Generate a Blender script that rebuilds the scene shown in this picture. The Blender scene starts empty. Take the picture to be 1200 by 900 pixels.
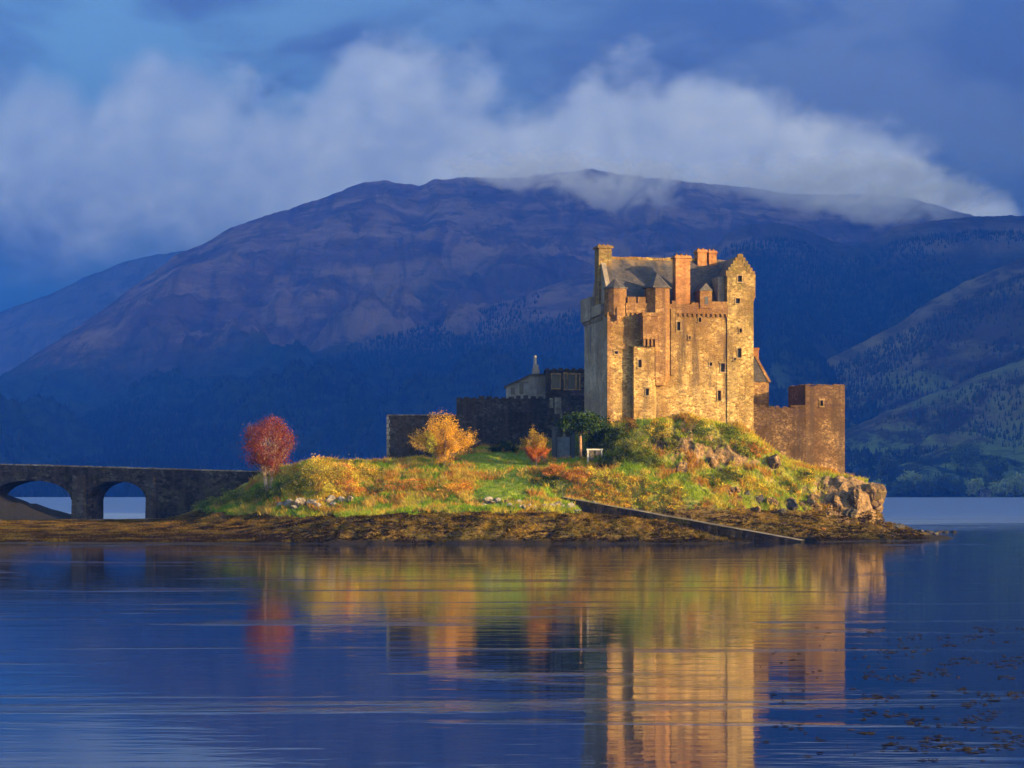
import bpy, bmesh, math, random
import numpy as np
from mathutils import Vector, Matrix

R = math.radians
random.seed(7)
RNG = np.random.default_rng(11)
SC = bpy.context.scene
COL = SC.collection

# ------------------------------------------------------------------ camera
F = 2500.0                      # focal length in pixels of the 1200 px wide frame
CAMH = 6.0                      # eye height over the loch
HORIZON = 574.0
cam_d = bpy.data.cameras.new('camera')
cam = bpy.data.objects.new('camera', cam_d)
COL.objects.link(cam)
cam.location = (0, 0, CAMH)
cam.rotation_euler = (R(90), 0, 0)
cam_d.sensor_width = 36.0
cam_d.lens = 36.0 * F / 1200.0
cam_d.shift_y = (HORIZON - 450.0) / 1200.0
cam_d.clip_start = 0.5
cam_d.clip_end = 40000.0
SC.camera = cam

# ------------------------------------------------------------------ light
SUN_AZ, SUN_EL = 62.0, 11.0      # azimuth: degrees to the right of straight behind the camera
SDIR = Vector((math.sin(R(SUN_AZ)) * math.cos(R(SUN_EL)), -math.cos(R(SUN_AZ)) * math.cos(R(SUN_EL)), math.sin(R(SUN_EL))))
sun_d = bpy.data.lights.new('sun', 'SUN')
sun_d.energy = 5.0
sun_d.angle = R(0.5)
sun_d.color = (1.0, 0.73, 0.38)
sun = bpy.data.objects.new('sun', sun_d)
COL.objects.link(sun)
sun.rotation_euler = SDIR.to_track_quat('Z', 'Y').to_euler()

SC.view_settings.view_transform = 'Standard'
SC.view_settings.look = 'None'
SC.view_settings.gamma = 1.0
SC.view_settings.exposure = 1.5
SKY_STRENGTH = 0.15
SC.render.engine = 'CYCLES'
SC.cycles.use_denoising = True
SC.cycles.max_bounces = 6
SC.cycles.transparent_max_bounces = 12
SC.cycles.volume_max_steps = 96
SC.cycles.volume_bounces = 2


HAZE_COLOR = (0.04, 0.23, 1.0, 1.0)
HAZE_DENSITY = 0.00020


# ------------------------------------------------------------------ node helper
class NT:
    def __init__(self, tree):
        self.t = tree
        self.x = 0

    def n(self, kind, **kw):
        nd = self.t.nodes.new(kind)
        self.x += 30
        nd.location = (self.x, 0)
        for k, v in kw.items():
            setattr(nd, k, v)
        return nd

    def lk(self, a, b):
        self.t.links.new(a, b)

    def put(self, sock, v):
        if isinstance(v, bpy.types.NodeSocket):
            self.lk(v, sock)
        else:
            if sock.type == 'RGBA' and len(v) == 3:
                v = (*v, 1.0)
            sock.default_value = v

    def math(self, op, a, b=0.0, c=0.0, clamp=False):
        nd = self.n('ShaderNodeMath', operation=op, use_clamp=clamp)
        self.put(nd.inputs[0], a)
        self.put(nd.inputs[1], b)
        self.put(nd.inputs[2], c)
        return nd.outputs[0]

    def vmul(self, v, s):
        nd = self.n('ShaderNodeVectorMath', operation='MULTIPLY')
        self.put(nd.inputs[0], v)
        nd.inputs[1].default_value = s
        return nd.outputs[0]

    def vadd(self, v, w):
        nd = self.n('ShaderNodeVectorMath', operation='ADD')
        self.put(nd.inputs[0], v)
        self.put(nd.inputs[1], w)
        return nd.outputs[0]

    def mix(self, f, a, b, blend='MIX'):
        nd = self.n('ShaderNodeMix', data_type='RGBA', blend_type=blend)
        self.put(nd.inputs[0], f)
        self.put(nd.inputs[6], a)
        self.put(nd.inputs[7], b)
        return nd.outputs[2]

    def rng(self, v, a, b, c=0.0, d=1.0, smooth=True):
        nd = self.n('ShaderNodeMapRange')
        nd.interpolation_type = 'SMOOTHSTEP' if smooth else 'LINEAR'
        self.put(nd.inputs[0], v)
        for i, q in enumerate((a, b, c, d)):
            self.put(nd.inputs[i + 1], q)
        return nd.outputs[0]

    def noise(self, vec, scale, detail=4.0, rough=0.55, dist=0.0):
        nd = self.n('ShaderNodeTexNoise')
        self.put(nd.inputs['Vector'], vec)
        nd.inputs['Scale'].default_value = scale
        nd.inputs['Detail'].default_value = detail
        nd.inputs['Roughness'].default_value = rough
        nd.inputs['Distortion'].default_value = dist
        return nd.outputs[0]

    def vor(self, vec, scale, feature='F1', rnd=1.0):
        nd = self.n('ShaderNodeTexVoronoi', feature=feature)
        self.put(nd.inputs['Vector'], vec)
        nd.inputs['Scale'].default_value = scale
        nd.inputs['Randomness'].default_value = rnd
        return nd

    def ramp(self, f, stops):
        nd = self.n('ShaderNodeValToRGB')
        el = nd.color_ramp.elements
        while len(el) < len(stops):
            el.new(0.5)
        for e, (p, c) in zip(el, stops):
            e.position = p
            e.color = (*c, 1)
        self.put(nd.inputs[0], f)
        return nd.outputs[0]

    def curve(self, f, pts):
        nd = self.n('ShaderNodeFloatCurve')
        c = nd.mapping.curves[0]
        while len(c.points) < len(pts):
            c.points.new(0.5, 0.5)
        for p, q in zip(c.points, pts):
            p.location = q
            p.handle_type = 'VECTOR'
        nd.mapping.update()
        self.put(nd.inputs['Value'], f)
        return nd.outputs[0]


def srgb(r, g, b):
    f = lambda c: (c / 255 / 12.92) if c / 255 <= 0.04045 else ((c / 255 + 0.055) / 1.055) ** 2.4
    return (f(r), f(g), f(b))


def new_mat(name):
    m = bpy.data.materials.new(name)
    m.use_nodes = True
    t = NT(m.node_tree)
    bsdf = m.node_tree.nodes['Principled BSDF']
    return m, t, bsdf


# ------------------------------------------------------------------ world
w = bpy.data.worlds.new('World')
SC.world = w
w.use_nodes = True
w.cycles.sampling_method = 'MANUAL'
w.cycles.sample_map_resolution = 1024
t = NT(w.node_tree)
bg = w.node_tree.nodes['Background']
sky = t.n('ShaderNodeTexSky', sky_type='NISHITA', sun_disc=False)
sky.sun_elevation = R(SUN_EL)
sky.sun_rotation = R(180 - SUN_AZ)
sky.altitude = 0
sky.air_density = 1.0
sky.dust_density = 1.5
sky.ozone_density = 1.5
tc = t.n('ShaderNodeTexCoord')
sep = t.n('ShaderNodeSeparateXYZ')
t.lk(tc.outputs['Generated'], sep.inputs[0])
yy = t.math('MAXIMUM', sep.outputs[1], 0.12)
uu = t.math('DIVIDE', sep.outputs[0], yy)
vv = t.math('DIVIDE', sep.outputs[2], yy)
comb = t.n('ShaderNodeCombineXYZ')
t.lk(uu, comb.inputs[0])
t.lk(vv, comb.inputs[1])
uv = comb.outputs[0]
# dull slate-blue cloud ceiling behind everything
big = t.noise(t.vmul(uv, (1.0, 1.9, 1)), 9.0, 5.0, 0.55, 0.4)
low = t.rng(vv, 0.055, 0.23)
K = 1.0 / SKY_STRENGTH          # colours below are display-linear before exposure
E = 1.0 / (2 ** SC.view_settings.exposure)
SKY_TINT = (1.08, 1.28, 1.85)    # what the blue air in front of the clouds takes away


def wc(r, g, b):
    c = srgb(r, g, b)
    return tuple(q * K * E * k for q, k in zip(c, SKY_TINT))


c_low = t.mix(t.rng(uu, -0.24, 0.05), wc(14, 40, 78), wc(46, 60, 88))
c_high = t.mix(t.rng(big, 0.40, 0.60), wc(63, 65, 78), t.mix(t.rng(uu, -0.22, 0.16), wc(88, 116, 150), wc(84, 89, 104)))
base = t.mix(low, c_low, c_high)
# brighter cloud above the view, added to lighten far water and ripples
base = t.mix(t.rng(vv, 0.25, 0.42), base, wc(228, 234, 250))
# the pale cloud bank lying over the mountain
un = t.math('MULTIPLY_ADD', uu, 2.0, 0.5)          # u -0.25..0.25 -> 0..1
TOP = [(0, 66), (60, 80), (110, 92), (160, 62), (240, 62), (300, 88), (350, 105), (390, 50), (430, 12), (490, 8), (525, 55),
       (590, 84), (650, 90), (690, 66), (740, 55), (800, 50), (885, 58), (930, 95), (965, 128), (995, 120), (1050, 128), (1090, 160), (1140, 185), (1180, 215), (1200, 262)]
top = t.curve(un, [((p - 600) / F * 2 + 0.5, (574 - q) / F * 4) for p, q in TOP])
BOT = [(0, 232), (100, 250), (200, 262), (330, 265), (500, 300), (900, 320), (1200, 300)]
bot = t.curve(un, [((p - 600) / F * 2 + 0.5, (574 - q) / F * 4) for p, q in BOT])
v4 = t.math('MULTIPLY', vv, 4.0)
fine = t.noise(t.vmul(uv, (1.0, 1.15, 1)), 24.0, 7.0, 0.6, 0.5)
fine2 = t.noise(t.vmul(uv, (1.0, 1.3, 1)), 70.0, 6.0, 0.62, 0.3)
warp = t.n('ShaderNodeTexNoise')
t.lk(uv, warp.inputs['Vector'])
warp.inputs['Scale'].default_value = 22.0
warp.inputs['Detail'].default_value = 4.0
wv = t.n('ShaderNodeVectorMath', operation='SCALE')
t.lk(warp.outputs['Color'], wv.inputs[0])
wv.inputs['Scale'].default_value = 0.018
uvw = t.vadd(uv, wv.outputs[0])


def billow(scale):
    nd = t.vor(uvw, scale, 'SMOOTH_F1')
    nd.inputs['Smoothness'].default_value = 0.35
    return t.math('SUBTRACT', 0.62, nd.outputs['Distance'])


b1, b2 = billow(26.0), billow(64.0)
puff = t.math('MULTIPLY_ADD', b1, 0.12, t.math('MULTIPLY', b2, 0.03))
disp = t.math('SUBTRACT', t.math('MULTIPLY_ADD', fine, 0.14, -0.07), puff)
disp = t.math('ADD', disp, t.math('MULTIPLY_ADD', fine2, 0.08, 0.01))
vd = t.math('ADD', v4, disp)
m_top = t.rng(t.math('SUBTRACT', top, vd), -0.03, 0.07)
m_bot = t.rng(t.math('SUBTRACT', vd, bot), -0.14, 0.14)
mask = t.math('MULTIPLY', m_top, m_bot)
edge = t.rng(t.math('SUBTRACT', top, vd), 0.45, 0.02)
lum = t.math('MULTIPLY_ADD', fine, 0.45, 0.15)
lum = t.math('ADD', lum, t.math('MULTIPLY_ADD', t.math('ADD', b1, b2), 0.15, -0.07))
lum = t.math('ADD', lum, t.math('MULTIPLY', fine2, 0.16))
lum = t.math('ADD', lum, t.math('MULTIPLY', edge, 0.16))
lum = t.math('ADD', lum, t.math('MULTIPLY', t.rng(uu, -0.22, 0.06), 0.22))
cl_col = t.ramp(t.math('SUBTRACT', lum, 0.08), [(0.22, srgb(94, 103, 132)), (0.52, srgb(124, 132, 157)), (0.92, srgb(166, 170, 189))])
sc_ = t.n('ShaderNodeVectorMath', operation='MULTIPLY')
t.lk(cl_col, sc_.inputs[0])
sc_.inputs[1].default_value = tuple(K * E * k for k in SKY_TINT)
cloudy = t.mix(t.math('MULTIPLY', mask, 0.96), base, sc_.outputs[0])
# these clouds fill the northern sky up to about 35 degrees; above and behind is the open evening sky
infront = t.math('MULTIPLY', t.rng(sep.outputs[1], 0.15, 0.45), t.rng(sep.outputs[2], 0.62, 0.36))
final = t.mix(infront, sky.outputs[0], cloudy)
t.lk(final, bg.inputs[0])
bg.inputs[1].default_value = SKY_STRENGTH


# ------------------------------------------------------------------ numpy noise
def _hash2(ix, iy, seed):
    h = (ix.astype(np.int64) * 374761393 + iy.astype(np.int64) * 668265263 + seed * 1442695041) & 0xFFFFFFFF
    h = ((h ^ (h >> 13)) * 1274126177) & 0xFFFFFFFF
    return ((h ^ (h >> 16)) & 0xFFFFFF) / float(0xFFFFFF)


def gnoise(x, y, seed=0):
    x = np.asarray(x, float)
    y = np.asarray(y, float)
    ix, iy = np.floor(x), np.floor(y)
    fx, fy = x - ix, y - iy
    u, v = fx * fx * fx * (fx * (fx * 6 - 15) + 10), fy * fy * fy * (fy * (fy * 6 - 15) + 10)

    def g(dx, dy):
        a = _hash2(ix + dx, iy + dy, seed) * 2 * np.pi
        return np.cos(a) * (fx - dx) + np.sin(a) * (fy - dy)
    return ((g(0, 0) * (1 - u) + g(1, 0) * u) * (1 - v) + (g(0, 1) * (1 - u) + g(1, 1) * u) * v) * 1.5


def fbm(x, y, octv=4, seed=0, gain=0.5, ridged=False):
    s, a, tot = 0.0, 1.0, 0.0
    for o in range(octv):
        n = gnoise(x * 2 ** o + 17.3 * o, y * 2 ** o - 9.1 * o, seed + o)
        s = s + a * ((1 - np.abs(n) * 2) if ridged else n)
        tot += a
        a *= gain
    return s / tot


def sstep(x, a, b):
    q = np.clip((np.asarray(x, float) - a) / (b - a), 0, 1)
    return q * q * (3 - 2 * q)


# ------------------------------------------------------------------ mesh helpers
def link(name, me, mat=None, parent=None):
    o = bpy.data.objects.new(name, me)
    COL.objects.link(o)
    if mat:
        me.materials.append(mat)
    if parent:
        o.parent = parent
    return o


def mesh_np(name, V, faces, mat=None, parent=None, smooth=False, col=None):
    """faces: (n,k) int array"""
    me = bpy.data.meshes.new(name)
    V = np.asarray(V, np.float32)
    faces = np.asarray(faces, np.int32)
    n, k = faces.shape
    me.vertices.add(len(V))
    me.vertices.foreach_set('co', V.ravel())
    me.loops.add(n * k)
    me.loops.foreach_set('vertex_index', faces.ravel())
    me.polygons.add(n)
    me.polygons.foreach_set('loop_start', np.arange(0, n * k, k, dtype=np.int32))
    me.polygons.foreach_set('loop_total', np.full(n, k, np.int32))
    if smooth:
        me.polygons.foreach_set('use_smooth', np.ones(n, bool))
    if col is not None:
        a = me.color_attributes.new('col', 'FLOAT_COLOR', 'POINT')
        c4 = np.ones((len(V), 4), np.float32)
        c4[:, :3] = col
        a.data.foreach_set('color', c4.ravel())
    me.update(calc_edges=True)
    me.validate()
    return link(name, me, mat, parent)


def tag(o, label=None, cat=None, group=None, kind=None):
    if label:
        o['label'] = label
    if cat:
        o['category'] = cat
    if group:
        o['group'] = group
    if kind:
        o['kind'] = kind
    return o


def empty(name, loc=(0, 0, 0)):
    o = bpy.data.objects.new(name, None)
    COL.objects.link(o)
    o.location = loc
    o.empty_display_size = 0.5
    return o


class MB:
    """collects faces for one mesh object"""
    def __init__(self, frame=None):
        self.v, self.f = [], []
        self.m = frame or Matrix.Identity(4)

    def add(self, vs, fs):
        b = len(self.v)
        self.v += [tuple(self.m @ Vector(p)) for p in vs]
        self.f += [tuple(b + i for i in f) for f in fs]

    def box(self, x0, x1, y0, y1, z0, z1):
        self.add([(x0, y0, z0), (x1, y0, z0), (x1, y1, z0), (x0, y1, z0), (x0, y0, z1), (x1, y0, z1), (x1, y1, z1), (x0, y1, z1)],
                 [(3, 2, 1, 0), (4, 5, 6, 7), (0, 1, 5, 4), (1, 2, 6, 5), (2, 3, 7, 6), (3, 0, 4, 7)])

    def prism(self, poly, z0, z1, cap=True, top=1.0, ctr=None):
        n = len(poly)
        if ctr is None:
            ctr = (sum(p[0] for p in poly) / n, sum(p[1] for p in poly) / n)
        tp = [(ctr[0] + (p[0] - ctr[0]) * top, ctr[1] + (p[1] - ctr[1]) * top) for p in poly]
        vs = [(p[0], p[1], z0) for p in poly] + [(p[0], p[1], z1) for p in tp]
        fs = [(i, (i + 1) % n, n + (i + 1) % n, n + i) for i in range(n)]
        if cap:
            fs += [tuple(reversed(range(n))), tuple(range(n, 2 * n))]
        self.add(vs, fs)

    def cone(self, poly, z0, apex):
        n = len(poly)
        self.add([(p[0], p[1], z0) for p in poly] + [apex], [(i, (i + 1) % n, n) for i in range(n)] + [tuple(reversed(range(n)))])

    def tube(self, p0, p1, r0, r1, seg=6):
        p0, p1 = Vector(p0), Vector(p1)
        d = (p1 - p0).normalized()
        a = d.cross(Vector((0, 0, 1)) if abs(d.z) < 0.9 else Vector((1, 0, 0))).normalized()
        b = d.cross(a)
        vs = []
        for p, r in ((p0, r0), (p1, r1)):
            for k in range(seg):
                q = 2 * math.pi * k / seg
                vs.append(tuple(p + a * (math.cos(q) * r) + b * (math.sin(q) * r)))
        fs = [(k, (k + 1) % seg, seg + (k + 1) % seg, seg + k) for k in range(seg)]
        fs += [tuple(range(seg - 1, -1, -1)), tuple(range(seg, 2 * seg))]
        self.add(vs, fs)

    def build(self, name, mat, parent=None, smooth=False, fix=True):
        me = bpy.data.meshes.new(name)
        me.from_pydata(self.v, [], self.f)
        if fix:
            bm = bmesh.new()
            bm.from_mesh(me)
            bmesh.ops.recalc_face_normals(bm, faces=bm.faces)
            bm.to_mesh(me)
            bm.free()
        if smooth:
            me.polygons.foreach_set('use_smooth', np.ones(len(me.polygons), bool))
        me.update()
        o = link(name, me, mat)
        if parent:
            o.parent = parent
            o.matrix_parent_inverse = Matrix.Translation(-parent.location)
        self.obj = o
        return o


def ngon(cx, cy, r, n, ph=0.0):
    return [(cx + r * math.cos(ph + 2 * math.pi * k / n), cy + r * math.sin(ph + 2 * math.pi * k / n)) for k in range(n)]


def at(px, py, Y):
    """a point of the place that lies at distance Y along a line of sight"""
    return Vector(((px - 600) * Y / F, Y, CAMH - (py - HORIZON) * Y / F))


# ------------------------------------------------------------------ materials
def stone_mat(name, tones, stain=0.6, cell=2.4, pale=0.12, streak_top=None, mossy=0.0, bump=0.5):
    m, t, b = new_mat(name)
    tc = t.n('ShaderNodeTexCoord')
    P = tc.outputs['Object']
    warp = t.n('ShaderNodeTexNoise')
    t.lk(P, warp.inputs['Vector'])
    warp.inputs['Scale'].default_value = 1.7
    wv = t.n('ShaderNodeVectorMath', operation='SCALE')
    t.lk(warp.outputs['Color'], wv.inputs[0])
    wv.inputs['Scale'].default_value = 0.25
    Pw = t.vadd(t.vmul(P, (1, 1, 1.7)), wv.outputs[0])
    vo = t.vor(Pw, cell)
    vs = t.n('ShaderNodeSeparateColor')
    t.lk(vo.outputs['Color'], vs.inputs[0])
    ed = t.vor(Pw, cell, 'DISTANCE_TO_EDGE')
    cellc = t.ramp(vs.outputs[0], [(0.0, tones[0]), (0.35, tones[1]), (0.7, tones[2]), (1.0, tones[3])])
    col = t.mix(t.rng(ed.outputs['Distance'], 0.0, 0.07, 1.0, 0.0), cellc, tuple(min(0.55, c * 1.15) for c in tones[2]))
    # scattered pale stones / lichen
    if pale > 0:
        col = t.mix(t.math('MULTIPLY', t.rng(vs.outputs[1], 1.0 - pale, 1.0 - pale * 0.6), 0.7), col, tuple(min(0.6, c * 1.35) for c in tones[3]))
    big = t.noise(P, 0.22, 5.0, 0.6)
    patch = t.noise(t.vadd(P, (31.0, 7.0, 3.0)), 0.55, 6.0, 0.62)
    col = t.mix(t.rng(patch, 0.44, 0.62, 0.0, 0.55), col, t.mix(vs.outputs[2], tuple(c * q for c, q in zip(tones[0], (0.8, 0.9, 1.2))), tuple(c * q for c, q in zip(tones[2], (0.75, 0.82, 1.0)))))
    col = t.mix(t.rng(big, 0.42, 0.66, 0.0, 0.7), col, tuple(c * q for c, q in zip(tones[1], (0.52, 0.44, 0.38))))
    # damp run-off streaks: tall and narrow
    st = t.noise(t.vmul(P, (1.0, 1.0, 0.075)), 0.75, 5.0, 0.65)
    sm = t.rng(st, 0.47, 0.66, 0.0, stain)
    if streak_top is not None:
        sp = t.n('ShaderNodeSeparateXYZ')
        t.lk(P, sp.inputs[0])
        sm = t.math('MULTIPLY', sm, t.rng(t.math('MULTIPLY_ADD', big, 9.0, sp.outputs[2]), streak_top[0], streak_top[1], 0.12, 1.0))
    col = t.mix(sm, col, (0.055, 0.042, 0.034))
    if streak_top is not None:
        hi = t.rng(t.math('MULTIPLY_ADD', patch, 22.0, sp.outputs[2]), streak_top[0] + 15.0, streak_top[1] + 11.0, 0.0, 0.62)
        col = t.mix(hi, col, tuple(c * q for c, q in zip(tones[0], (0.75, 0.72, 0.75))))
    med = t.noise(P, 1.3, 6.0, 0.65)
    col = t.mix(t.rng(med, 0.50, 0.70, 0.0, 0.65), col, tuple(c * 0.36 for c in tones[1]))
    spk = t.noise(P, 7.0, 3.0, 0.7)
    col = t.mix(t.rng(spk, 0.54, 0.70, 0.0, 0.55), col, tuple(c * 0.3 for c in tones[1]))
    if mossy:
        mo = t.noise(P, 0.5, 5.0, 0.6)
        col = t.mix(t.rng(mo, 0.5, 0.65, 0.0, mossy), col, (0.075, 0.075, 0.02))
    t.lk(col, b.inputs['Base Color'])
    b.inputs['Roughness'].default_value = 0.92
    b.inputs['Specular IOR Level'].default_value = 0.04
    bp = t.n('ShaderNodeBump')
    bp.inputs['Strength'].default_value = bump
    bp.inputs['Distance'].default_value = 0.14
    hh = t.math('ADD', t.rng(ed.outputs['Distance'], 0.0, 0.12), t.math('MULTIPLY', t.noise(P, 5.0, 4.0, 0.6), 0.9))
    t.lk(hh, bp.inputs['Height'])
    t.lk(bp.outputs[0], b.inputs['Normal'])
    return m


M_KEEP = stone_mat('keep_stone', [(0.15, 0.084, 0.032), (0.273, 0.172, 0.066), (0.361, 0.238, 0.092), (0.475, 0.334, 0.15)], 0.9, 3.0, 0.14, (15.0, 30.0))
M_GABLE = stone_mat('gable_stone', [(0.141, 0.084, 0.031), (0.255, 0.167, 0.062), (0.334, 0.229, 0.088), (0.44, 0.317, 0.141)], 0.7, 3.0, 0.14, (20.0, 38.0), 0.4)
M_DRESS = stone_mat('dressed_stone', [(0.141, 0.07, 0.028), (0.238, 0.132, 0.053), (0.317, 0.185, 0.075), (0.422, 0.273, 0.128)], 0.95, 2.8, 0.08, (17.0, 29.0), 0.0, 0.4)
M_PALEDRESS = stone_mat('pale_dressed_stone', [(0.19, 0.123, 0.058), (0.235, 0.16, 0.075), (0.266, 0.185, 0.09), (0.317, 0.228, 0.116)], 0.5, 1.8, 0.0, None, 0.0, 0.2)
M_CHIM = stone_mat('chimney_stone', [(0.211, 0.088, 0.031), (0.273, 0.123, 0.044), (0.308, 0.141, 0.053), (0.37, 0.185, 0.075)], 0.3, 2.2, 0.03, None, 0.0, 0.25)
M_TOWER = stone_mat('tower_stone', [(0.066, 0.037, 0.018), (0.15, 0.088, 0.04), (0.229, 0.136, 0.062), (0.37, 0.246, 0.123)], 0.85, 3.6, 0.14, (4.0, 17.0))
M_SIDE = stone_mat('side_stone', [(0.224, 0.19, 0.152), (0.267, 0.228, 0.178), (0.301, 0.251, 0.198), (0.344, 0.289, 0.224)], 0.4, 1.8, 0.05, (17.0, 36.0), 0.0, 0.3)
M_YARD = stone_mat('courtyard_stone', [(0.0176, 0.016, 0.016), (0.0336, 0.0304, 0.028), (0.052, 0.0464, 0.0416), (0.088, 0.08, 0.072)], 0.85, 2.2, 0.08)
M_HALL = stone_mat('hall_stone', [(0.10, 0.095, 0.085), (0.15, 0.14, 0.125), (0.2, 0.185, 0.165), (0.27, 0.25, 0.23)], 0.9, 1.9, 0.1)
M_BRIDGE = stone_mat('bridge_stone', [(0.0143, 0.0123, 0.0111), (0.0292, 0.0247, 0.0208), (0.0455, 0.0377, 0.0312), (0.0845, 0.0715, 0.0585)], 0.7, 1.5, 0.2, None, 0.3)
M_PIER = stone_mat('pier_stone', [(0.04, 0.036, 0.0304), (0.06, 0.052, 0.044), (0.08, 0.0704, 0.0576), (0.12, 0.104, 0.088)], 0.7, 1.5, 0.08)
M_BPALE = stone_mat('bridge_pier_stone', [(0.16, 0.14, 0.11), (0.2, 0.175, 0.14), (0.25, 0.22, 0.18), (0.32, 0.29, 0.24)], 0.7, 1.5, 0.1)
M_HARL = stone_mat('white_harling', [(0.232, 0.222, 0.213), (0.255, 0.245, 0.235), (0.273, 0.262, 0.252), (0.302, 0.291, 0.28)], 0.4, 1.5, 0.02, None, 0.0, 0.1)
M_ROCK = stone_mat('shore_rock', [(0.067, 0.042, 0.022), (0.141, 0.087, 0.043), (0.215, 0.136, 0.068), (0.311, 0.21, 0.112)], 0.9, 0.8, 0.1, None, 0.3, 1.0)
M_PALEROCK = stone_mat('pale_rock', [(0.161, 0.134, 0.11), (0.211, 0.179, 0.145), (0.248, 0.213, 0.175), (0.31, 0.263, 0.215)], 0.35, 0.8, 0.05, None, 0.0, 0.6)
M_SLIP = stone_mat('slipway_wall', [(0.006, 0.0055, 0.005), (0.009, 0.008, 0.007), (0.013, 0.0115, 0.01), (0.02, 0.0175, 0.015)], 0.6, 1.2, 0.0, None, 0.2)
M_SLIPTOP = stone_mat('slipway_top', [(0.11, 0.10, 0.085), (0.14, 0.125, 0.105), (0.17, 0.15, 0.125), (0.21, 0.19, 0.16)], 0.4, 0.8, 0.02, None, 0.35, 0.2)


def slate_mat():
    m, t, b = new_mat('slate')
    tc = t.n('ShaderNodeTexCoord')
    P = tc.outputs['Object']
    br = t.vor(t.vmul(P, (1, 1, 1.4)), 3.2)
    s = t.n('ShaderNodeSeparateColor')
    t.lk(br.outputs['Color'], s.inputs[0])
    col = t.ramp(s.outputs[0], [(0, (0.013, 0.012, 0.014)), (0.6, (0.026, 0.023, 0.026)), (1, (0.045, 0.04, 0.041))])
    nz = t.noise(P, 0.8, 5.0, 0.65)
    sp = t.n('ShaderNodeSeparateXYZ')
    t.lk(P, sp.inputs[0])
    moss = t.math('MULTIPLY', t.rng(nz, 0.42, 0.62), t.rng(sp.outputs[2], 33.4, 35.6, 0.15, 1.0))
    col = t.mix(moss, col, (0.10, 0.065, 0.03))
    t.lk(col, b.inputs['Base Color'])
    b.inputs['Roughness'].default_value = 0.7
    bp = t.n('ShaderNodeBump')
    bp.inputs['Strength'].default_value = 0.35
    bp.inputs['Distance'].default_value = 0.05
    t.lk(s.outputs[1], bp.inputs['Height'])
    t.lk(bp.outputs[0], b.inputs['Normal'])
    return m


M_SLATE = slate_mat()


def plain(name, col, rough=0.8, var=0.25, scale=3.0, spec=0.3):
    m, t, b = new_mat(name)
    tc = t.n('ShaderNodeTexCoord')
    nz = t.noise(tc.outputs['Object'], scale, 5.0, 0.6)
    c = t.mix(t.rng(nz, 0.3, 0.7), tuple(q * (1 - var) for q in col), tuple(q * (1 + var) for q in col))
    t.lk(c, b.inputs['Base Color'])
    b.inputs['Roughness'].default_value = rough
    b.inputs['Specular IOR Level'].default_value = spec
    return m


M_GLASS = plain('dark_window', (0.012, 0.012, 0.014), 0.35, 0.3, 2.0, 0.5)
M_GRANITE = plain('memorial_granite', (0.05, 0.052, 0.06), 0.6, 0.3, 4.0)
M_SLAB = plain('memorial_slab', (0.12, 0.14, 0.19), 0.5, 0.2, 2.0)
M_WHITE = plain('white_paint', (0.38, 0.37, 0.35), 0.6, 0.25, 6.0)
M_BARK = plain('bark', (0.13, 0.10, 0.075), 0.9, 0.4, 5.0)
M_PINEBARK = plain('pine_bark', (0.26, 0.14, 0.075), 0.9, 0.4, 5.0)
M_PALEBARK = plain('pale_bark', (0.30, 0.22, 0.15), 0.9, 0.35, 5.0)


def leaf_mat(name='foliage', trans=0.42):
    m = bpy.data.materials.new(name)
    m.use_nodes = True
    t = NT(m.node_tree)
    m.node_tree.nodes.remove(m.node_tree.nodes['Principled BSDF'])
    out = m.node_tree.nodes['Material Output']
    at_ = t.n('ShaderNodeAttribute', attribute_name='col')
    d = t.n('ShaderNodeBsdfDiffuse')
    tr = t.n('ShaderNodeBsdfTranslucent')
    t.lk(at_.outputs['Color'], d.inputs[0])
    t.lk(at_.outputs['Color'], tr.inputs[0])
    mx = t.n('ShaderNodeMixShader')
    mx.inputs[0].default_value = trans
    t.lk(d.outputs[0], mx.inputs[1])
    t.lk(tr.outputs[0], mx.inputs[2])
    t.lk(mx.outputs[0], out.inputs[0])
    return m


M_LEAF = leaf_mat()
M_NEEDLE = leaf_mat('needles', 0.1)

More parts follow.
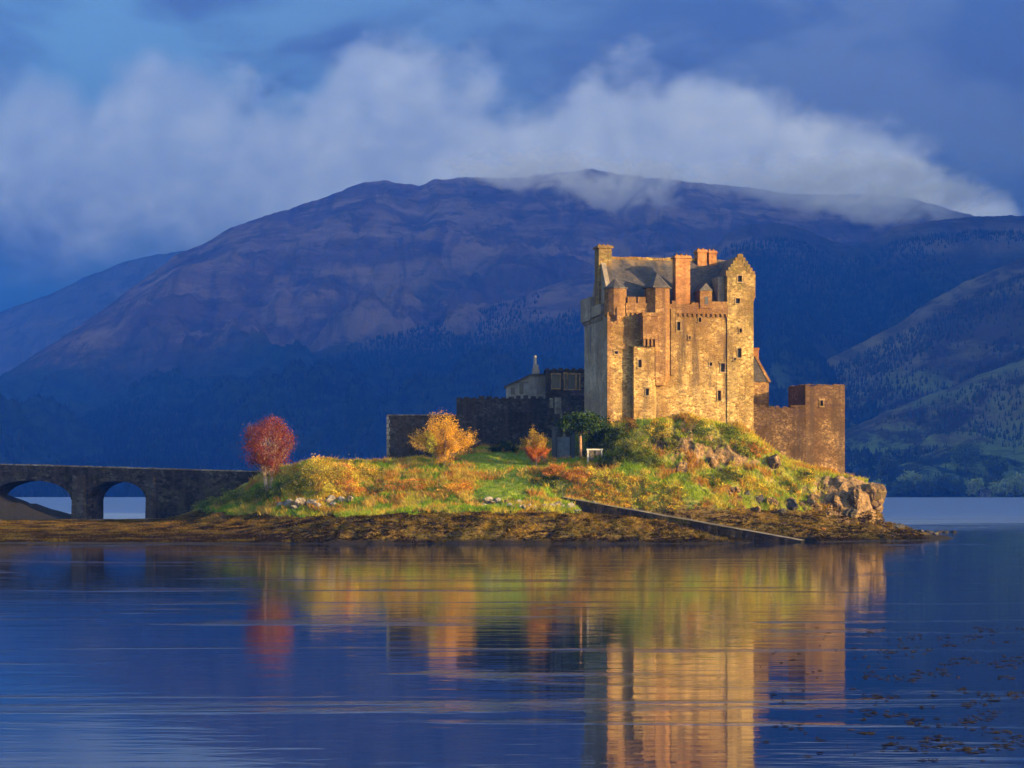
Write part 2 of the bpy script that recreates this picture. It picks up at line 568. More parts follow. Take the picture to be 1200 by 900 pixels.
# ------------------------------------------------------------------ water
def water():
    m, t, b = new_mat('loch_water')
    tc = t.n('ShaderNodeTexCoord')
    P = tc.outputs['Object']
    
    b.inputs['IOR'].default_value = 1.6
    b.inputs['Specular IOR Level'].default_value = 0.5
    sp = t.n('ShaderNodeSeparateXYZ')
    t.lk(P, sp.inputs[0])
    # wind-ruffled bands: long in x, short in y
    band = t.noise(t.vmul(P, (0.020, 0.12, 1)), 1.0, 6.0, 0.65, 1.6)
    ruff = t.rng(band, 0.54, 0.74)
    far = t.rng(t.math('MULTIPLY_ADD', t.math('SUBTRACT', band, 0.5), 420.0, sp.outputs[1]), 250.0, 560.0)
    t.lk(t.mix(far, (0.004, 0.012, 0.042), (0.045, 0.105, 0.27)), b.inputs['Base Color'])  # pale far colour stands in for bright sky reflected by ripples
    ruff_all = t.math('MAXIMUM', ruff, far)
    w1 = t.noise(t.vmul(P, (0.16, 0.55, 1)), 1.0, 3.0, 0.55, 0.3)
    w2 = t.noise(t.vmul(P, (0.55, 1.7, 1)), 1.0, 3.0, 0.5, 0.2)
    h = t.math('ADD', t.math('MULTIPLY', w1, 0.024), t.math('MULTIPLY', w2, 0.010))
    h = t.math('MULTIPLY', h, t.math('ADD', t.math('MULTIPLY_ADD', ruff, 1.1, 0.48), t.math('MULTIPLY', far, 9.0)))
    bp = t.n('ShaderNodeBump')
    bp.inputs['Strength'].default_value = 1.0
    bp.inputs['Distance'].default_value = 1.0
    t.lk(h, bp.inputs['Height'])
    t.lk(bp.outputs[0], b.inputs['Normal'])
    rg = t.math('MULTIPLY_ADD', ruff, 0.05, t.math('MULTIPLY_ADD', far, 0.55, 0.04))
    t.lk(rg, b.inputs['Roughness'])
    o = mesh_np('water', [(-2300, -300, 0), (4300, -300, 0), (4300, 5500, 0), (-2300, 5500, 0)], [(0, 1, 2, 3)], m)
    tag(o, kind='structure')


water()

# ------------------------------------------------------------------ mountains
def hill_mat(name, forest, heath, bare, forest_top, soft=60.0, grass_low=None):
    m, t, b = new_mat(name)
    tc = t.n('ShaderNodeTexCoord')
    P = tc.outputs['Object']
    sp = t.n('ShaderNodeSeparateXYZ')
    t.lk(P, sp.inputs[0])
    big = t.noise(P, 0.0022, 6.0, 0.6, 0.4)
    med = t.noise(t.vmul(P, (0.55, 0.8, 1.9)), 0.008, 7.0, 0.62, 0.5)
    fin = t.noise(t.vmul(P, (0.8, 0.8, 1.3)), 0.05, 5.0, 0.7)
    gul = t.noise(t.vmul(P, (1.0, 0.22, 0.30)), 0.022, 6.0, 0.65, 0.8)
    crg = t.noise(t.vmul(P, (0.8, 0.8, 1.5)), 0.016, 9.0, 0.72, 0.4)
    col = t.mix(t.rng(med, 0.42, 0.62), heath, bare)
    col = t.mix(t.rng(gul, 0.46, 0.62, 0.0, 0.65), col, tuple(c * 0.42 for c in heath))
    col = t.mix(t.rng(crg, 0.50, 0.62, 0.0, 0.8), col, tuple(c * 0.40 for c in heath))
    col = t.mix(t.rng(fin, 0.50, 0.7, 0.0, 0.5), col, tuple(c * 0.5 for c in bare))
    hz = t.math('MULTIPLY_ADD', t.math('SUBTRACT', big, 0.5), 420.0, sp.outputs[2])
    fm = t.rng(hz, forest_top + soft, forest_top - soft)
    fcol = t.mix(t.rng(fin, 0.35, 0.65), forest, tuple(c * 2.2 for c in forest))
    col = t.mix(fm, col, fcol)
    if grass_low:
        gm = t.math('MULTIPLY', t.rng(crg, 0.54, 0.44), t.rng(hz, max(180.0, forest_top * 0.8), 20.0))
        col = t.mix(t.math('MULTIPLY', gm, 0.8), col, grass_low)
    t.lk(col, b.inputs['Base Color'])
    b.inputs['Roughness'].default_value = 1.0
    b.inputs['Specular IOR Level'].default_value = 0.0
    bp = t.n('ShaderNodeBump')
    bp.inputs['Strength'].default_value = 0.7
    bp.inputs['Distance'].default_value = 26.0
    t.lk(t.math('ADD', t.math('ADD', crg, gul), t.math('MULTIPLY', fin, 0.4)), bp.inputs['Height'])
    t.lk(bp.outputs[0], b.inputs['Normal'])
    return m


HILL_SAMPLERS = {}


def hill(name, ridge, Yr, Ys, mat, amp, prof, seed, ncol=420, nrow=130, wl=520.0, ridged=True):
    """ridge: skyline points (px, py) seen from the loch; Yr/Ys: distance of ridge and foot; prof: share of the ridge's
    elevation angle against the way from foot to ridge."""
    px = np.linspace(ridge[0][0], ridge[-1][0], ncol)
    knobs = 2.6 * fbm(px / 42.0, px * 0 + seed, 3, seed + 31) + 1.5 * fbm(px / 9.0, px * 0 + seed, 3, seed + 32)
    vr = (HORIZON - np.interp(px, [p[0] for p in ridge], [p[1] for p in ridge]) + knobs) / F
    vr = vr * sstep(px, ridge[0][0] - 1, ridge[0][0] + 150) * sstep(px, ridge[-1][0] + 1, ridge[-1][0] - 190)
    tt = np.concatenate([np.linspace(0, 1, nrow), 1 + np.linspace(0.02, 0.24, 10)])
    PX, T = np.meshgrid(px, tt)
    VR = np.repeat(vr[None], len(tt), 0)
    yr = np.interp(PX, [q[0] for q in Yr], [q[1] for q in Yr]) if isinstance(Yr, list) else Yr
    Y = Ys + (yr - Ys) * T
    X = (PX - 600) / F * Y
    g = np.interp(np.clip(T, 0, 1), [q[0] for q in prof], [q[1] for q in prof])
    vfoot = (-CAMH - 4.0) / Ys
    Z = CAMH + (vfoot + (VR - vfoot) * g) * Y
    back = np.clip(T - 1, 0, None)
    Z = np.maximum(Z - back * 900.0, -14.0)
    wx = X + 160 * fbm(X / 900, Y / 900, 3, seed + 50)
    wy = Y + 160 * fbm(X / 900, Y / 900, 3, seed + 60)
    # gullies run down the slope: stretched along the fall line
    n = fbm(wx / wl, wy / (wl * 1.7), 6, seed, 0.5, True) * -1 + 0.45 if ridged else fbm(wx / wl, wy / wl, 4, seed)
    n2 = fbm(X / 110, Y / 150, 5, seed + 9, 0.6) * 0.42 - np.clip(fbm(wx / 230, wy / 420, 4, seed + 19, 0.55, True) - 0.35, 0, 1) * 0.35
    env = sstep(T, 0.02, 0.22) * (1 - 0.97 * sstep(T, 0.62, 0.97))
    Z = Z + (n + n2) * amp * env
    nc = ncol
    V = np.stack([X, Y, Z], -1).reshape(-1, 3)
    i = np.arange(len(tt) - 1)[:, None] * nc + np.arange(nc - 1)[None]
    Fc = np.stack([i, i + 1, i + 1 + nc, i + nc], -1).reshape(-1, 4)
    o = mesh_np(name, V, Fc, mat, None, True)
    tag(o, kind='structure')
    HILL_SAMPLERS[name] = (X, Y, Z, T, PX)
    return o


FOREST = (0.010, 0.018, 0.012)
M_H1 = hill_mat('far_ridge_heath', (0.02, 0.025, 0.022), (0.05, 0.045, 0.045), (0.07, 0.06, 0.055), 100)
M_H2 = hill_mat('mountain_heather', FOREST, (0.075, 0.050, 0.050), (0.175, 0.122, 0.096), 235, 80)
M_H3 = hill_mat('forest_slope', FOREST, (0.075, 0.050, 0.050), (0.155, 0.11, 0.085), 215, 90)
M_H4 = hill_mat('right_hill_moor', FOREST, (0.06, 0.044, 0.036), (0.15, 0.115, 0.08), 300, 90, (0.12, 0.155, 0.05))
M_H5 = hill_mat('right_spur_moor', (0.014, 0.025, 0.012), (0.055, 0.045, 0.035), (0.16, 0.135, 0.065), 40, 60, (0.17, 0.225, 0.06))

hill('mountain_far', [(-260, 480), (-150, 440), (-60, 395), (0, 366), (50, 348), (100, 325), (150, 305), (200, 296), (260, 292), (340, 300), (480, 330), (640, 380), (900, 420)],
     4950.0, 4000.0, M_H1, 70, [(0, 0), (0.5, 0.55), (1, 1)], 3, 200, 60)
MAIN = [(-260, 560), (-120, 520), (-40, 470), (0, 441), (40, 415), (80, 390), (115, 366), (150, 340), (185, 313), (205, 298), (240, 284), (270, 266), (300, 256), (330, 247),
        (365, 236), (400, 224), (425, 214), (450, 211), (470, 214), (492, 217), (510, 209), (545, 206), (600, 208), (640, 204), (690, 198), (740, 205),
        (800, 211), (860, 217), (930, 227), (1000, 226), (1060, 230), (1100, 240), (1150, 255), (1250, 275), (1400, 300), (1600, 340)]
hill('mountain_main', MAIN, [(-260, 3000), (0, 3200), (200, 3500), (500, 3800), (900, 4000), (1600, 4000)], 1700.0, M_H2, 150,
     [(0, 0), (0.18, 0.16), (0.35, 0.36), (0.55, 0.55), (0.72, 0.72), (0.88, 0.92), (1, 1)], 5, 820, 240)
hill('hill_forest', [(-260, 570), (-100, 548), (0, 528), (90, 492), (170, 448), (300, 428), (420, 400), (520, 373), (600, 350), (690, 318), (760, 300), (840, 285), (900, 275), (1000, 300), (1100, 330), (1300, 380)],
     [(-260, 2500), (300, 2700), (900, 3300), (1300, 3300)], 1720.0, M_H3, 38, [(0, 0), (0.3, 0.30), (0.7, 0.72), (1, 1)], 8, 460, 120, 520.0, False)
hill('hill_right', [(560, 574), (640, 480), (720, 420), (800, 345), (830, 300), (850, 274), (880, 262), (910, 260), (940, 266), (975, 281), (1000, 287), (1025, 279), (1045, 267), (1065, 262), (1100, 258), (1140, 254), (1200, 252), (1300, 240), (1500, 250)],
     3100.0, 1760.0, M_H4, 95, [(0, 0), (0.3, 0.28), (0.7, 0.70), (1, 1)], 13, 380, 150)
hill('hill_spur', [(600, 574), (720, 520), (840, 470), (900, 452), (960, 425), (1008, 402), (1050, 380), (1090, 352), (1130, 330), (1200, 302), (1300, 270), (1500, 250)],
     2500.0, 1740.0, M_H5, 60, [(0, 0), (0.3, 0.28), (0.7, 0.72), (1, 1)], 17, 320, 130, 360.0)
hill('hill_shore', [(640, 574), (820, 566), (900, 545), (960, 520), (1000, 500), (1040, 482), (1080, 466), (1130, 446), (1200, 420), (1300, 390), (1500, 370)],
     2080.0, 1690.0, M_H5, 26, [(0, 0), (0.12, 0.06), (0.35, 0.30), (0.7, 0.72), (1, 1)], 21, 300, 110, 220.0)


# the massif is made up: unseen, added to keep the low sun off the hills
def shade_massif():
    pdir = np.array([math.cos(R(SUN_AZ)), math.sin(R(SUN_AZ))])
    sdir = np.array([math.sin(R(SUN_AZ)), -math.cos(R(SUN_AZ))])
    pp = np.linspace(330, 6200, 140)
    ss = np.linspace(-900, 1500, 60)
    P_, S_ = np.meshgrid(pp, ss)
    H = np.interp(P_, [330, 620, 1200, 2000, 3000, 4000, 5200, 6200], [0, 400, 720, 980, 1200, 1370, 1420, 0])
    s0 = 350.0
    halfw = np.interp(H, [0, 1750], [120, 900])
    Z = H * np.clip(1 - np.abs(S_ - s0) / halfw, -0.05, 1) + 60 * fbm(P_ / 400, S_ / 400, 4, 77) * (H / 800)
    X = P_ * pdir[0] + S_ * sdir[0]
    Y = P_ * pdir[1] + S_ * sdir[1]
    V = np.stack([X, Y, Z - 4], -1).reshape(-1, 3)
    n = len(pp)
    i = np.arange(len(ss) - 1)[:, None] * n + np.arange(n - 1)[None]
    Fc = np.stack([i, i + 1, i + 1 + n, i + n], -1).reshape(-1, 4)
    V[:, 2] = np.maximum(V[:, 2], -14)
    tag(mesh_np('shade_mountain', V, Fc, M_H2, None, True), kind='structure')


shade_massif()


# the damp blue air of the glen
def haze():
    m = bpy.data.materials.new('haze')
    m.use_nodes = True
    nt = m.node_tree
    nt.nodes.remove(nt.nodes['Principled BSDF'])
    pv = nt.nodes.new('ShaderNodeVolumePrincipled')
    pv.inputs['Color'].default_value = HAZE_COLOR
    pv.inputs['Density'].default_value = HAZE_DENSITY
    pv.inputs['Anisotropy'].default_value = 0.6
    pv.inputs['Absorption Color'].default_value = (1, 1, 1, 1)
    nt.links.new(pv.outputs[0], nt.nodes['Material Output'].inputs['Volume'])
    b = MB()
    b.box(-2400, 4400, -400, 5600, -20, 1500)
    tag(b.build('haze', m), kind='stuff')


haze()


# conifers on the slopes: a wood that reads as one mass
def forest(name, hillname, n, tmin, tmax, hmin, hmax, cond, base, seed):
    rng = np.random.default_rng(seed)
    X, Y, Z, T, PX = HILL_SAMPLERS[hillname]
    rows, cols = X.shape
    rmax = int((T[:, 0] <= tmax).sum())
    rmin = int((T[:, 0] < tmin).sum())
    r = rng.uniform(rmin, max(rmin + 1, rmax - 1.01), n * 4)
    c = rng.uniform(0, cols - 1.01, n * 4)
    ri, ci = r.astype(int), c.astype(int)
    fr, fc = r - ri, c - ci
    lerp = lambda A: (A[ri, ci] * (1 - fr) * (1 - fc) + A[ri + 1, ci] * fr * (1 - fc) + A[ri, ci + 1] * (1 - fr) * fc + A[ri + 1, ci + 1] * fr * fc)
    x, y, z = lerp(X), lerp(Y), lerp(Z)
    px = lerp(PX)
    dens = fbm(x / 260, y / 260, 4, seed) + 0.12 * rng.normal(size=len(x))
    keep = (dens > cond(px, z)) & (px > -20) & (px < 1220)
    idx = np.nonzero(keep)[0][:n]
    x, y, z = x[idx], y[idx], z[idx]
    N = len(x)
    h = rng.uniform(hmin, hmax, N)
    rad = h * rng.uniform(0.16, 0.26, N)
    k = 5
    ang = np.arange(k) * 2 * np.pi / k
    a = ang[None] + rng.uniform(0, 6, N)[:, None]
    ringx = x[:, None] + np.cos(a) * rad[:, None]
    ringy = y[:, None] + np.sin(a) * rad[:, None]
    ringz = np.repeat((z - 1.0)[:, None], k, 1) + rng.uniform(0, 1.5, (N, k))
    V = np.concatenate([np.stack([ringx, ringy, ringz], -1), np.stack([x + rng.normal(0, .3, N), y, z + h], -1)[:, None]], 1)
    b = (np.arange(N) * (k + 1))[:, None]
    Fc = np.stack([np.stack([b[:, 0] + q, b[:, 0] + (q + 1) % k, b[:, 0] + k], -1) for q in range(k)], 1).reshape(-1, 3)
    tone = rng.uniform(0.6, 1.5, N)
    colr = np.asarray(base)[None] * tone[:, None]
    autumn = rng.random(N) < 0.05
    colr[autumn] = np.array([0.03, 0.026, 0.012]) * tone[autumn][:, None]
    C = np.repeat(colr[:, None], k + 1, 1).reshape(-1, 3)
    tag(mesh_np(name, V.reshape(-1, 3), Fc, M_NEEDLE, None, False, C), kind='stuff')


forest('forest', 'hill_forest', 46000, 0.01, 0.99, 4, 7.5, lambda px, z: -0.26 + 0.45 * np.clip((z - np.interp(px, [0, 200, 450, 700], [40, 85, 130, 220])) / 70, 0, 1), FOREST, 31)
forest('forest', 'mountain_main', 16000, 0.02, 0.50, 4, 7, lambda px, z: -0.1 + np.clip((z - 230) / 260, 0, 1), FOREST, 32)
forest('forest', 'hill_right', 30000, 0.05, 0.95, 4, 7.5, lambda px, z: -0.02 + 0.0 * px, FOREST, 33)
forest('forest', 'hill_spur', 12000, 0.05, 0.93, 3.5, 7, lambda px, z: 0.0 + 0.0 * px, (0.022, 0.032, 0.017), 34)
forest('forest', 'hill_shore', 2600, 0.12, 0.95, 3, 6, lambda px, z: 0.12 + 0.0 * px, (0.03, 0.045, 0.02), 35)

# ------------------------------------------------------------------ island terrain
def pxX(px):
    return (px - 600) * 0.102


COLS = [
    (-95, [(232, -2), (239, 0), (250, .7), (265, 1.4), (290, 2.0), (304, 2.2), (318, 1.2), (326, -.8), (340, -2)]),
    (pxX(60), [(232, -2), (238.5, 0), (250, .7), (265, 1.4), (290, 2.0), (304, 1.7), (316, -.6), (330, -2)]),
    (pxX(150), [(232, -2), (238.5, 0), (250, .8), (265, 1.5), (290, 2.1), (304, 1.7), (316, -.6), (330, -2)]),
    (pxX(215), [(232, -2), (238.5, 0), (255, 1.3), (268, 2.2), (282, 3.5), (296, 5.2), (312, 3.5), (325, -1), (340, -2)]),
    (pxX(285), [(232, -2), (238.5, 0), (250, 1.1), (259, 2.1), (264, 3.2), (272, 6.4), (282, 8.6), (302, 8.8), (316, 5), (330, -1), (340, -2)]),
    (pxX(350), [(232, -2), (238.5, 0), (245, 1.2), (252, 2.2), (257, 2.9), (261, 5), (266, 7.6), (271, 9.2), (282, 9.8), (302, 9), (320, 3), (330, -1), (340, -2)]),
    (pxX(420), [(232, -2), (237.6, 0), (240.5, 1.5), (245, 2.7), (254, 3.4), (260, 5.2), (266, 7.8), (270, 9.0), (285, 9.5), (304, 9), (320, 3), (330, -1), (340, -2)]),
    (pxX(500), [(232, -2), (237.6, 0), (240.5, 1.9), (245, 3.1), (254, 4), (260, 6.2), (268, 9), (275, 9.5), (285, 9.7), (304, 9), (320, 3), (330, -1), (340, -2)]),
    (pxX(560), [(232, -2), (237.6, 0), (241, 2.3), (246, 3.6), (252, 4.3), (258, 6), (266, 8.8), (272, 10.4), (280, 11.3), (300, 11), (320, 4), (330, -1), (340, -2)]),
    (pxX(640), [(232, -2), (237.4, 0), (241, 2.3), (246, 3.6), (250, 4.2), (254, 5.6), (258, 7.0), (264, 8.8), (270, 9.4), (276, 10.0), (283, 11.5), (290, 12.5), (315, 6), (330, -1), (340, -2)]),
    (pxX(700), [(232, -2), (237.4, 0), (241, 2.1), (245, 3.0), (249, 4.2), (254, 6.4), (260, 8.7), (264, 9.6), (266.5, 11.2), (268.6, 14.0), (290, 14.5), (315, 6), (330, -1), (340, -2)]),
    (pxX(760), [(232, -2), (238, 0), (242, 1.9), (246, 3), (249, 4), (254, 6.4), (259, 8.6), (263, 11.2), (266.3, 14.2), (268, 14.8), (290, 15), (315, 6), (330, -1), (340, -2)]),
    (pxX(820), [(232, -2), (239, 0), (244, 1.6), (249, 3.2), (254, 5.4), (258, 7.7), (262, 9.8), (264, 12.0), (267, 15.1), (272, 15.1), (290, 15), (315, 6), (330, -1), (340, -2)]),
    (pxX(880), [(232, -2), (242, 0), (248, 1.5), (253, 2.8), (256, 4.5), (259, 7), (263, 9.4), (267, 12.2), (271, 14.4), (290, 13), (310, 5), (322, -1), (340, -2)]),
    (pxX(940), [(232, -2), (245, 0), (251, 1.5), (256, 2.8), (259, 4.8), (262, 7), (266, 9), (272, 10), (290, 9), (305, 3), (315, -1), (340, -2)]),
    (pxX(1000), [(232, -2), (249, 0), (255, 1.3), (258.5, 2.6), (261, 5.4), (263.5, 7.4), (272, 7.8), (285, 6), (298, 1), (305, -1), (340, -2)]),
    (pxX(1030), [(232, -2), (251, 0), (256, 1.2), (259.5, 2.4), (261.5, 5.0), (263.5, 6.7), (270, 7), (280, 4.5), (290, 1), (298, -1), (340, -2)]),
    (pxX(1052), [(232, -2), (253, 0), (258, 1.0), (264, 1.7), (270, 2.0), (280, 1.2), (288, -.2), (295, -1), (340, -2)]),
    (pxX(1090), [(232, -2), (256, 0), (262, .7), (270, 1.0), (278, .2), (284, -1), (340, -2)]),
    (pxX(1125), [(232, -2), (260, -.2), (265, .25), (271, .35), (276, -.3), (284, -1.4), (340, -2)]),
    (pxX(1150), [(232, -2), (262, -.6), (268, -.5), (276, -.9), (340, -2)]),
    (90, [(232, -2), (340, -2)]),
]
SL0, SL1 = Vector((6.2, 254.6, 5.1)), Vector((33.6, 246.2, 0.15))     # crown of the slipway, top and foot


def terrain_z(X, Y, rough=True):
    X = np.asarray(X, float)
    Y = np.asarray(Y, float)
    # the outline is nudged so that nothing runs in straight lines
    Xw = X + 1.2 * fbm(X / 7, Y / 7, 2, 101)
    Yw = Y + 1.0 * fbm(X / 6, Y / 6, 3, 102) * sstep(X, -200, -10) + 0.5 * fbm(X / 2.4, Y / 2.4, 2, 103)
    xs = np.array([c[0] for c in COLS])
    k = np.clip(np.searchsorted(xs, Xw) - 1, 0, len(xs) - 2)
    f = np.clip((Xw - xs[k]) / (xs[k + 1] - xs[k]), 0, 1)
    allz = np.stack([np.interp(Yw, [q[0] for q in c[1]], [q[1] for q in c[1]]) for c in COLS], 0)
    z0 = np.take_along_axis(allz.reshape(len(xs), -1), k.reshape(1, -1), 0).reshape(X.shape)
    z1 = np.take_along_axis(allz.reshape(len(xs), -1), (k + 1).reshape(1, -1), 0).reshape(X.shape)
    z = z0 * (1 - f) + z1 * f
    # stony bank under the first arch
    z = np.maximum(z, 6.6 - 0.31 * np.hypot((X + 80) * 1.0, (Y - 317) * 0.8))
    # level ground around the memorial and the pine
    reg = sstep(X, 3.0, 4.5) * sstep(X, 10.0, 8.9) * sstep(Y, 258, 262) * sstep(Y, 280, 277)
    z = z * (1 - reg) + np.minimum(z, 9.6) * reg
    if rough:
        lawn = np.exp(-(((X + 1) / 9) ** 2 + ((Y - 268) / 8) ** 2))
        land = sstep(z, -0.6, 0.8)
        shore = sstep(z, 3.6, 2.4) * land * sstep(X, -34, -22)
        flat = sstep(z, 3.6, 2.4) * land * (1 - sstep(X, -34, -22))
        lumps = fbm(X / 1.7, Y / 1.4, 3, 111, 0.5, True)
        z = z + shore * (lumps - 0.45) * 0.45 + flat * (fbm(X / 2.2, Y / 1.6, 3, 121)) * 0.16
        up = sstep(z, 3.0, 4.2) * (1 - 0.85 * lawn)
        z = z + up * (fbm(X / 5, Y / 5, 4, 131) * 0.8 + fbm(X / 1.3, Y / 1.3, 3, 141) * 0.22)
        # crag below the keep and the cliff under the tower
        crag = np.exp(-(((X - 24) / 8.5) ** 2 + ((Y - 263.5) / 3.4) ** 2)) + np.exp(-(((X - 42) / 6) ** 2 + ((Y - 261.3) / 3) ** 2)) * 1.2
        z = z + crag * (fbm(X / 1.5, Y / 2.4, 4, 151, 0.55, True) - 0.5) * 1.7
    # slipway cutting
    d = (SL1 - SL0)
    L = math.hypot(d.x, d.y)
    ux, uy = d.x / L, d.y / L
    a = (X - SL0.x) * ux + (Y - SL0.y) * uy
    bq = -(X - SL0.x) * uy + (Y - SL0.y) * ux         # + = behind
    inside = sstep(a, -3, -1) * sstep(a, L + 2, L)
    zs = SL0.z + (SL1.z - SL0.z) * np.clip(a / L, 0, 1)
    wtop = inside * sstep(bq, -2.6, -1.6) * sstep(bq, 3.4, 1.7)
    z = np.where(bq < 3.4, z * (1 - wtop) + np.minimum(z, zs - 0.25) * wtop, z)
    front = inside * sstep(bq, -8.0, -2.8) * (bq < 0)
    z = z * (1 - front) + np.minimum(z, np.maximum(zs - 0.5 - 1.5 * sstep(a, 0.5, 5), -0.5)) * front
    z = np.where((z > 0.3) & (inside > 0.5) & (bq < -1.2) & (bq > -14), np.minimum(z, zs + 0.35 - 0.3 * sstep(a, 0, 8)), z)
    return z


def terrain_pt(x, y):
    return float(terrain_z(np.array([x]), np.array([y]))[0])


def zones(X, Y, Z, slope):
    n = fbm(X / 4, Y / 3, 4, 201)
    n2 = fbm(X / 1.6, Y / 1.6, 3, 211)
    shoreline = 2.9 + 0.7 * n + np.interp(X, [-60, -40, -30, -24, -10, 10, 20, 30, 44], [0.4, 0.2, -0.3, -0.3, 0.3, 0.4, 0.6, 0.6, 0.4])
    grass = sstep(Z, shoreline, shoreline + 0.5)
    rock = np.clip(sstep(slope, 0.85, 1.35) + sstep(n2, 0.24, 0.4) * sstep(slope, 0.45, 0.8), 0, 1)
    crag = np.exp(-(((X - 24) / 7.5) ** 2 + ((Y - 263.3) / 2.6) ** 2)) + 1.4 * np.exp(-(((X - 43) / 6) ** 2 + ((Y - 261.3) / 3.4) ** 2))
    rock = np.clip(rock * (0.35 + crag * 1.2), 0, 1)
    cliff = sstep(X, 36.5, 39.5) * sstep(Y, 265.3, 264.2) + np.exp(-(((X - 25) / 5) ** 2 + ((Y - 263.6) / 1.5) ** 2)) * sstep(n2, -0.25, 0.0)
    rock = np.clip(rock + cliff, 0, 1) * sstep(Z, 1.7, 2.8)
    brk = sstep(n + 0.5 * n2, 0.08, 0.30)
    lawn = np.clip(np.exp(-(((X + 0.5) / 8.5) ** 2 + ((Y - 272) / 9) ** 2) ** 2) + np.exp(-(((X + 1.0 - (Y - 258) * 0.25) / 4.0) ** 2 + ((Y - 257) / 7) ** 2) ** 2), 0, 1)
    brk = brk * (1 - lawn)
    brk = np.clip(brk + 0.8 * np.exp(-(((X + 20) / 10) ** 2 + ((Y - 263) / 4) ** 2)) * sstep(n2, -0.2, 0.2), 0, 1)
    return grass, rock, brk, lawn


def island():
    xs = np.arange(-95, 66, 0.34)
    ys = np.concatenate([np.arange(234, 275, 0.30), np.arange(275, 336, 0.9)])
    X, Y = np.meshgrid(xs, ys)
    Z = terrain_z(X, Y)
    gy, gx = np.gradient(Z, ys, xs)
    slope = np.hypot(gx, gy)
    g, r, b, lawn = zones(X, Y, Z, slope)
    V = np.stack([X, Y, Z], -1).reshape(-1, 3)
    n = len(xs)
    i = np.arange(len(ys) - 1)[:, None] * n + np.arange(n - 1)[None]
    Fc = np.stack([i, i + 1, i + 1 + n, i + n], -1).reshape(-1, 4)
    zz = Z.reshape(-1)
    Fc = Fc[(zz[Fc] > -1.2).any(1)]
    m, t, bs = new_mat('island_ground')
    a = t.n('ShaderNodeAttribute', attribute_name='col')
    s = t.n('ShaderNodeSeparateColor')
    t.lk(a.outputs['Color'], s.inputs[0])
    tc = t.n('ShaderNodeTexCoord')
    P = tc.outputs['Object']
    sp = t.n('ShaderNodeSeparateXYZ')
    t.lk(P, sp.inputs[0])
    f = t.noise(P, 2.2, 6.0, 0.7)
    f2 = t.noise(P, 0.35, 4.0, 0.6)
    weed = t.ramp(f, [(0.30, (0.016, 0.010, 0.004)), (0.5, (0.085, 0.052, 0.010)), (0.7, (0.21, 0.135, 0.02))])
    weed = t.mix(t.rng(f2, 0.45, 0.65, 0.0, 0.65), weed, (0.060, 0.052, 0.010))
    weed = t.mix(t.rng(sp.outputs[2], 0.75, 0.25), weed, (0.012, 0.009, 0.005))
    rockc = t.ramp(f, [(0.32, (0.035, 0.022, 0.012)), (0.5, (0.16, 0.098, 0.048)), (0.72, (0.30, 0.20, 0.105))])
    grassc = t.ramp(f, [(0.30, (0.07, 0.10, 0.014)), (0.5, (0.16, 0.20, 0.024)), (0.72, (0.30, 0.28, 0.04))])
    brkc = t.ramp(f, [(0.30, (0.13, 0.075, 0.015)), (0.5, (0.28, 0.18, 0.03)), (0.72, (0.40, 0.28, 0.05))])
    c = t.mix(s.outputs[0], weed, t.mix(s.outputs[2], grassc, brkc))
    c = t.mix(s.outputs[1], c, rockc)
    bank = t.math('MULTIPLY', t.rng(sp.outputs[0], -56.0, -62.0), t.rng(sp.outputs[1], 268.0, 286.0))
    c = t.mix(bank, c, t.mix(t.rng(f, 0.35, 0.65), (0.005, 0.0045, 0.004), (0.017, 0.015, 0.013)))  # near-black gravel tone stands in for a shadow missing on this slope
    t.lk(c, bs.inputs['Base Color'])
    bs.inputs['Roughness'].default_value = 0.95
    bs.inputs['Specular IOR Level'].default_value = 0.15
    bp = t.n('ShaderNodeBump')
    bp.inputs['Strength'].default_value = 0.8
    bp.inputs['Distance'].default_value = 0.25
    t.lk(f, bp.inputs['Height'])
    t.lk(bp.outputs[0], bs.inputs['Normal'])
    C = np.stack([g, r, b], -1).reshape(-1, 3)
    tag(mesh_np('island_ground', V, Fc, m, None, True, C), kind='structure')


island()


def slope_at(x, y):
    e = 0.3
    z = terrain_z(x, y)
    return z, np.hypot(terrain_z(x + e, y) - z, terrain_z(x, y + e) - z) / e


def blades(name, x, y, z, h, wd, col, mat, k=4, lean=0.45, seed=1):
    rng = np.random.default_rng(seed)
    N = len(x)
    a = rng.uniform(0, 2 * np.pi, (N, k))
    ox, oy = rng.normal(0, 0.12, (N, k)), rng.normal(0, 0.12, (N, k))
    bx, by = x[:, None] + ox, y[:, None] + oy
    hh = h[:, None] * rng.uniform(0.6, 1.15, (N, k))
    ll = hh * lean
    la = rng.uniform(0, 2 * np.pi, (N, k))
    ww = wd * rng.uniform(0.7, 1.4, (N, k))
    zb = (z - 0.06)[:, None] + 0 * bx
    p0 = np.stack([bx - np.cos(a) * ww, by - np.sin(a) * ww, zb], -1)
    p1 = np.stack([bx + np.cos(a) * ww, by + np.sin(a) * ww, zb], -1)
    p2 = np.stack([bx + np.cos(la) * ll, by + np.sin(la) * ll, zb + hh], -1)
    V = np.stack([p0, p1, p2], 2).reshape(-1, 3)
    Fc = np.arange(len(V)).reshape(-1, 3)
    C = np.repeat(col[:, None] * rng.uniform(0.75, 1.25, (N, k))[..., None], 3, 1).reshape(N, 3, k, 3).transpose(0, 2, 1, 3).reshape(-1, 3)
    return tag(mesh_np(name, V, Fc, mat, None, False, C), kind='stuff')


